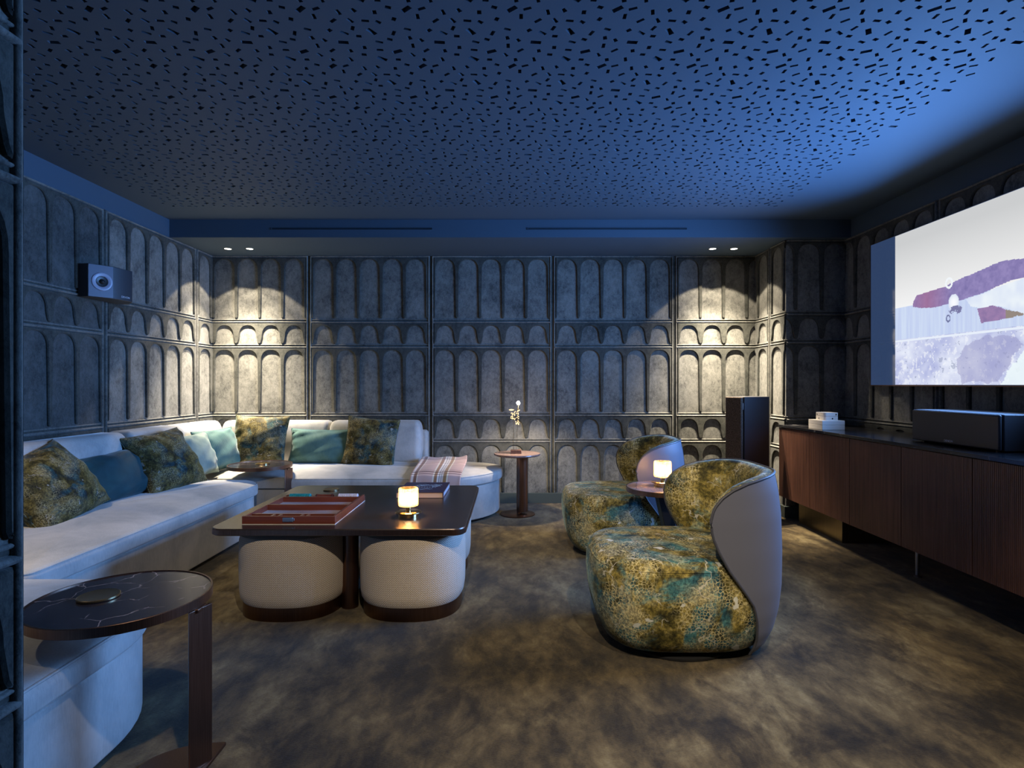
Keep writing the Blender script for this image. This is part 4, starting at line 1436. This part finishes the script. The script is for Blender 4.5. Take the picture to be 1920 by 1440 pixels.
def armchair():
    t = thing('armchair', '', 'armchair', (0, 0, 0), 0, 'swivel armchairs in printed velvet')
    # seat block: super-ellipse rings
    def ring(a, b, cx, z, n=96, e=3.3, dz=None):
        out = []
        for k in range(n):
            th = 2 * PI * k / n
            c, s = math.cos(th), math.sin(th)
            x = cx + a * math.copysign(abs(c) ** (2 / e), c); y = b * math.copysign(abs(s) ** (2 / e), s)
            out.append((x, y, z + (dz(x, y) if dz else 0)))
        return out
    A, B, CX = 0.395, 0.335, 0.032
    prof = [(0.70, 0.030), (0.78, 0.036), (0.845, 0.055), (0.905, 0.095), (0.950, 0.15), (0.985, 0.22), (1.0, 0.29), (0.995, 0.345), (0.975, 0.385), (0.945, 0.408), (0.90, 0.421), (0.80, 0.428), (0.6, 0.434), (0.35, 0.437), (0.1, 0.438)]
    def tilt(x, y): return 0.0
    seat = MB().loft([ring(A * s, B * s, CX, z) for s, z in prof]).build('seat', M_GARDEN, t)
    # seat seam running round the top edge
    MB().tube([(p[0], p[1], p[2]) for p in ring(A * 0.972, B * 0.972, CX, 0.388)], 0.0026, 6, True).build('seat_seam', M_GARDEN, seat)
    # wrap-around back
    edge = [(0.03, 0.270), (0.10, 0.285), (0.18, 0.280), (0.25, 0.262), (0.31, 0.222), (0.40, 0.155), (0.48, 0.110), (0.54, 0.085), (0.60, 0.078), (0.65, 0.092), (0.69, 0.125), (0.72, 0.170), (0.745, 0.235), (0.762, 0.310), (0.772, 0.375), (0.778, 0.42)]
    prof_o = [(0.03, 0.80), (0.06, 0.86), (0.12, 0.925), (0.2, 0.97), (0.3, 0.995), (0.45, 1.0), (0.6, 0.99), (0.7, 0.965), (0.78, 0.93)]
    AX, BY, OX, E = 0.462, 0.353, 0.0, 3.1
    def outer(th, z):
        p = interp(prof_o, z)
        c, s = math.cos(th), math.sin(th)
        return Vector((OX + AX * p * math.copysign(abs(c) ** (2 / E), c), BY * (0.35 + 0.65 * p) * math.copysign(abs(s) ** (2 / E), s), z))
    def th_of(xe, z):
        p = interp(prof_o, z)
        r = max(-1, min(1, (xe - OX) / (AX * p)))
        if r >= 0: return math.acos(min(0.9999, r ** (E / 2)))
        return PI - math.acos(min(0.9999, (-r) ** (E / 2)))
    nz, ns = 46, 56
    z0, z1 = 0.03, 0.776
    O, I = [], []
    for j in range(nz + 1):
        v = j / nz
        z = z0 + (z1 - z0) * (math.sin((v - 0.5) * PI) * 0.5 + 0.5)
        te = max(0.16, th_of(interp(edge, z), z))
        ro, ri = [], []
        for i in range(ns + 1):
            u = math.sin((i / ns - 0.5) * PI)
            th = te * u
            # the far and near tips turn down a touch
            p = outer(th, z)
            ro.append(p)
            # inner face: push toward the seat axis, thickness swells quickly from the piped edge
            fz = max(0.0, 1 - ((z - 0.36) / (z1 - 0.36)) ** 5) if z > 0.36 else max(0.0, 1 - ((0.36 - z) / 0.13) ** 2)
            e = max(0.0, 1 - abs(u) ** 7) ** 0.5 * fz ** 0.5
            thick = 0.125 * e
            nrm = Vector((-(p.x - OX) / AX ** 2, -p.y / BY ** 2, 0)).normalized()
            q = p + nrm * thick
            # soft overhang at the rim
            q.z += 0.018 * e * (1 if z > 0.62 else 0) * min(1, (z - 0.62) / 0.1) if z > 0.62 else 0
            ri.append(q)
        O.append(ro); I.append(ri)
    shell = MB()
    n = ns + 1
    shell.add([p for r in O for p in r], [(j * n + i, j * n + i + 1, (j + 1) * n + i + 1, (j + 1) * n + i) for j in range(nz) for i in range(ns)], 0, True)
    shell_o = tag(shell.build('back_shell', M_LEATHER, t), 'smooth grey leather outer shell')
    pad = MB()
    vs = [p for r in I for p in r]
    fs = [(j * n + i, (j + 1) * n + i, (j + 1) * n + i + 1, j * n + i + 1) for j in range(nz) for i in range(ns) if O[j][0].z > 0.232]
    pad.add(vs, fs, 0, True)
    pad.build('backrest', M_GARDEN, t)
    loop = [O[j][0] for j in range(nz + 1)] + [O[nz][i] for i in range(1, ns + 1)] + [O[j][ns] for j in range(nz - 1, -1, -1)]
    MB().tube(loop, 0.0055, 8).build('piping', M_LEATHERD, shell_o)
    for sgn in (0.62, -0.62):
        ln = []
        for j in range(4, nz - 2):
            z = O[j][0].z
            te = max(0.16, th_of(interp(edge, z), z))
            if te * 1.0 < 0.35: continue
            p = outer(0.33 * sgn / 0.62, z); ln.append(p + Vector((0.001, 0, 0)))
        MB().tube(ln, 0.0018, 6).build('back_seam', M_LEATHERD, shell_o)
    MB().lathe([(0.0001, 0), (0.265, 0), (0.270, 0.003), (0.270, 0.012), (0.262, 0.016), (0.08, 0.018), (0.08, 0.034), (0.0001, 0.034)], 64, (0.02, 0, 0)).build('swivel_base', M_BLACK, t)
    return t


ch = armchair()
ch.location = (0.715, 2.62, 0); ch['label'] = 'green and gold printed velvet armchair with grey leather back, nearer the camera'
ch2 = copy_tree(ch)
ch2.location = (0.715, 3.98, 0); ch2['label'] = 'green and teal printed velvet armchair with grey leather back, the farther one'
ch2.rotation_euler = (0, 0, 0.0)


def chair_table():
    t = thing('side_table', 'small round marble table with bronze rim between the two armchairs', 'side table', (0.885, 3.375, 0))
    R, Z = 0.205, 0.54
    MB().lathe([(0.0001, Z - 0.018), (R - 0.005, Z - 0.018), (R - 0.005, Z), (0.0001, Z)], 64).build('marble_top', M_ROSEM, t)
    MB().lathe([(R - 0.02, Z - 0.026), (R, Z - 0.026), (R, Z + 0.001), (R - 0.005, Z + 0.001), (R - 0.005, Z - 0.001)], 64).build('rim', M_BRONZE, t)
    # blade-like leg leaning back to a disc foot
    MB().loft([[(-0.035, -0.05, Z - 0.026), (0.035, -0.05, Z - 0.026), (0.035, 0.05, Z - 0.026), (-0.035, 0.05, Z - 0.026)], [(0.075, -0.05, 0.012), (0.135, -0.05, 0.012), (0.135, 0.05, 0.012), (0.075, 0.05, 0.012)]], 0, False).build('leg', M_BLACK, t, bevel=0.003)
    MB().lathe([(0.0001, 0), (0.15, 0), (0.152, 0.003), (0.150, 0.011), (0.0001, 0.012)], 48, (0.08, 0, 0)).build('foot_disc', M_BRONZE, t)
    return t


chair_table()


# ---------------------------------------------------------------- speakers
def lettering(text, size, parent, loc, rot, mat=M_LETTER):
    c = bpy.data.curves.new('brand_lettering', 'FONT')
    c.body = text; c.size = size; c.extrude = 0.0006; c.align_x = 'CENTER'; c.align_y = 'CENTER'
    c.materials.append(mat)
    tmp = bpy.data.objects.new('brand_lettering', c)
    COL.objects.link(tmp)
    me = bpy.data.meshes.new_from_object(tmp.evaluated_get(bpy.context.evaluated_depsgraph_get()))
    bpy.data.objects.remove(tmp); bpy.data.curves.remove(c)
    me.name = 'brand_lettering'
    o = bpy.data.objects.new('brand_lettering', me)
    o.location = loc; o.rotation_euler = rot
    link(o, parent)
    return o


def tower():
    a = math.radians(22)
    t = thing('tower_speaker', 'tall dark floorstanding speaker with brown cloth grille in the right back corner', 'speaker', (1.945, 4.80, 0), a)
    # local: +x backwards from the grille, +y along the grille towards the back wall
    h = 1.042
    MB().box(0.022, 0.300, 0.0, 0.19, 0.03, h).build('cabinet', M_SPK, t, bevel=0.004)
    MB().box(-0.014, 0.012, 0.003, 0.187, 0.035, h - 0.004).build('grille', M_GRILLE, t, bevel=0.006, seg=3)
    MB().box(0.012, 0.022, 0.012, 0.178, 0.04, h - 0.010).build('baffle_gap', M_HOLE, t)
    MB().box(0.012, 0.0205, 0.0085, 0.012, h - 0.11, h - 0.055).build('badge', M_STEEL, t)
    MB().box(-0.010, 0.310, -0.015, 0.205, 0.0, 0.03).build('plinth', M_BLACK, t, bevel=0.004)
    return t


tower()


def surround():
    t = thing('surround_speaker', 'angular black speaker with a round tweeter mounted high on the left wall', 'speaker', (XL, 4.0, 1.845))
    pts = [(XL + 0.013, 3.79), (-2.815, 3.775), (-2.728, 3.895), (-2.705, 4.055), (-2.80, 4.165), (XL + 0.013, 4.165)]
    Q = [Vector((x - XL, y - 4.0)) for x, y in pts]
    z0, z1 = -0.112, 0.108
    m = MB()
    n = len(Q)
    lo = [(p.x, p.y, z0) for p in Q]; hi = [(p.x, p.y, z1) for p in Q]
    m.add(lo + hi, [tuple(range(n - 1, -1, -1)), tuple(range(n, 2 * n))] + [(i, (i + 1) % n, n + (i + 1) % n, n + i) for i in range(n)])
    cab = m.build('cabinet', M_SPK, t, bevel=0.003)
    A, B = Q[1], Q[2]
    d = (B - A).normalized(); nrm = Vector((d.y, -d.x))
    face = MB()
    e = 0.0012
    P = [A + d * 0.003 + nrm * e, B - d * 0.003 + nrm * e]
    face.add([(P[0].x, P[0].y, z0 + .003), (P[1].x, P[1].y, z0 + .003), (P[1].x, P[1].y, z1 - .003), (P[0].x, P[0].y, z1 - .003)], [(0, 1, 2, 3)])
    baffle = face.build('baffle', M_SPKG, t)
    mid = (A + B) / 2 + d * 0.006
    yaw = math.atan2(nrm.y, nrm.x)
    def disc(name, prof, mat, par=t):
        o = MB().lathe(prof, 48).build(name, mat, par)
        o.matrix_local = Matrix.Translation((mid.x, mid.y, -0.004)) @ Matrix.Rotation(yaw, 4, 'Z') @ Matrix.Rotation(PI / 2, 4, 'Y')
        return o
    wg = disc('waveguide', [(0.062, 0.001), (0.060, 0.006), (0.052, 0.008), (0.036, 0.003)], M_CONE, baffle)
    disc('tweeter', [(0.036, 0.003), (0.034, 0.0045), (0.030, 0.0035), (0.018, 0.002), (0.015, 0.008), (0.008, 0.013), (0.0001, 0.015)], M_BLACK, baffle)
    B2, C2 = Q[2], Q[3]
    d2 = (C2 - B2).normalized(); n2 = Vector((d2.y, -d2.x))
    c = B2.lerp(C2, 0.62) + n2 * 0.0016
    lettering('DENON', 0.020, cab, (c.x, c.y, z0 + 0.024), (PI / 2, 0, math.atan2(n2.y, n2.x) + PI / 2))
    MB().box(0.0, 0.016, -0.06, 0.06, -0.05, 0.05).build('wall_bracket', M_BLACK, t)
    return t


surround()

# ---------------------------------------------------------------- sideboard
XC = 2.295
CZ0, CZ1, CT = 0.193, 0.782, 0.803
EDG = [4.90, 4.385, 3.870, 3.356, 2.837, 2.320, 1.80]


def fluted(y0, y1):
    """one door: a slab whose face is cut into fine vertical reeds"""
    mb = MB()
    g = 0.0022
    a, b = y0 + g, y1 - g
    n = int((b - a) / 0.0105)
    pts = []
    for k in range(n):
        q0 = a + (b - a) * k / n; q1 = a + (b - a) * (k + 1) / n
        for t, dx in ((0.0, 0.004), (0.12, 0.001), (0.5, 0.0), (0.88, 0.001)):
            pts.append((XC + dx, q0 + (q1 - q0) * t))
    pts.append((XC + 0.004, b))
    pts += [(XC + 0.020, b), (XC + 0.020, a)]
    lo = [(x, y, CZ0) for x, y in pts]; hi = [(x, y, CZ1 - 0.004) for x, y in pts]
    mb.loft([lo, hi], 0, False)
    return mb


def shift(mb, c):
    mb.v = [(x - c[0], y - c[1], z - c[2]) for x, y, z in mb.v]
    return mb


for (ya, yb, doors, lab) in ((4.385, 4.895, 1, 'single door dark walnut cabinet unit at the far end of the sideboard'),
                             (3.356, 4.385, 2, 'two door dark walnut cabinet unit in the middle of the sideboard, over the bronze plinth'),
                             (2.320, 3.356, 2, 'two door fluted dark walnut cabinet unit at the near end of the sideboard')):
    c = (XC + 0.25, (ya + yb) / 2, CZ0)
    t = thing('sideboard_cabinet', lab, 'cabinet', c, 0, 'sideboard cabinet units')
    shift(MB().box(XC + 0.021, XR - 0.024, ya + 0.001, yb - 0.001, CZ0 + 0.001, CZ1), c).build('body', M_WALNUT, t)
    step = (yb - ya) / doors
    for k in range(doors):
        fixnormals(shift(fluted(ya + k * step, ya + (k + 1) * step), c).build('door', M_WALNUT, t))
    if doors == 2:
        shift(MB().lathe([(0.0001, 0), (0.020, 0), (0.020, 0.006), (0.011, 0.010), (0.011, CZ0 + 0.001), (0.0001, CZ0 + 0.001)], 24, (2.42, ya + 0.04, 0)), c).build('leg', M_STEEL, t)

c = (XC + 0.25, 3.6, CZ1)
o = shift(MB().box(XC - 0.006, XR - 0.024, 2.320, 4.896, CZ1, CT), c).build('worktop', M_COUNTER, bevel=0.002)
o.location = c
tag(o, 'long black veined marble worktop running over the sideboard cabinets', 'worktop')
c = (2.55, 4.42, 0)
o = shift(MB().box(2.385, 2.80, 4.11, 4.73, 0, CZ0), c).build('sideboard_plinth', M_PLINTH, bevel=0.002)
o.location = c
tag(o, 'brushed bronze plinth box carrying the far part of the sideboard', 'plinth')

def centre_speaker():
    # long black box lying on the worktop
    t = thing('centre_speaker', 'wide low black speaker lying on the sideboard worktop under the television', 'speaker', (2.62, 3.18, CT))
    x0, x1, y0, y1, h = -0.165, 0.165, -0.315, 0.315, 0.192
    MB().box(x0 + 0.022, x1, y0, y1, 0.006, h).build('cabinet', M_SPK, t, bevel=0.006, seg=3)
    gr = MB().box(x0, x0 + 0.018, y0 + 0.002, y1 - 0.002, 0.008, h - 0.002).build('grille', M_SPK, t, bevel=0.008, seg=3)
    for sx in (-0.12, 0.12):
        for sy in (-0.26, 0.26):
            MB().lathe([(0.0001, 0), (0.014, 0), (0.014, 0.007), (0.0001, 0.007)], 20, (sx, sy, 0)).build('foot', M_BLACK, t)
    lettering('DENON', 0.018, gr, (x0 - 0.0008, 0.02, 0.026), (PI / 2, 0, -PI / 2))
    return t


centre_speaker()


def white_boxes():
    t = thing('wooden_box', 'larger square white box standing on the sideboard worktop', 'box', (2.425, 4.39, CT))
    for z0, z1, nm in ((0.0, 0.036, 'box_body'), (0.0375, 0.070, 'lid')):
        MB().box(-0.085, 0.085, -0.10, 0.10, z0, z1).build(nm, M_WHITE, t, bevel=0.0015)
    MB().box(-0.0835, 0.0835, -0.0985, 0.0985, 0.036, 0.0375).build('shadow_gap', M_BLACK, t)
    t2 = thing('game_box', 'smaller white box with round black dots stacked on the larger white box', 'box', (2.435, 4.40, CT + 0.070))
    P = rpoly([(-0.056, -0.066, .02), (0.056, -0.066, .02), (0.056, 0.066, .02), (-0.056, 0.066, .02)], 6)
    MB().loft([[(p.x, p.y, z) for p in P] for z in (0, 0.031)], 0, True).build('box_body', M_WHITE, t2)
    MB().loft([[(p.x, p.y, z) for p in P] for z in (0.0325, 0.058)], 0, True).build('lid', M_WHITE, t2)
    MB().loft([[(p.x, p.y, z) for p in offset_poly(P, 0.001)] for z in (0.031, 0.0325)], 0, True).build('shadow_gap', M_BRONZE, t2)
    for q in ((-0.0563, 0.035, 0.042), (-0.0563, 0.01, 0.012), ):
        o = MB().lathe([(0.0001, 0), (0.0055, 0), (0.0055, 0.0006), (0.0001, 0.0006)], 20).build('dot', M_BLACK, t2)
        o.location = q; o.rotation_euler = (0, -PI / 2, 0)
    for q in ((0.034, -0.0663, 0.044), (0.006, -0.0663, 0.013)):
        o = MB().lathe([(0.0001, 0), (0.0055, 0), (0.0055, 0.0006), (0.0001, 0.0006)], 20).build('dot', M_BLACK, t2)
        o.location = q; o.rotation_euler = (PI / 2, 0, 0)


white_boxes()
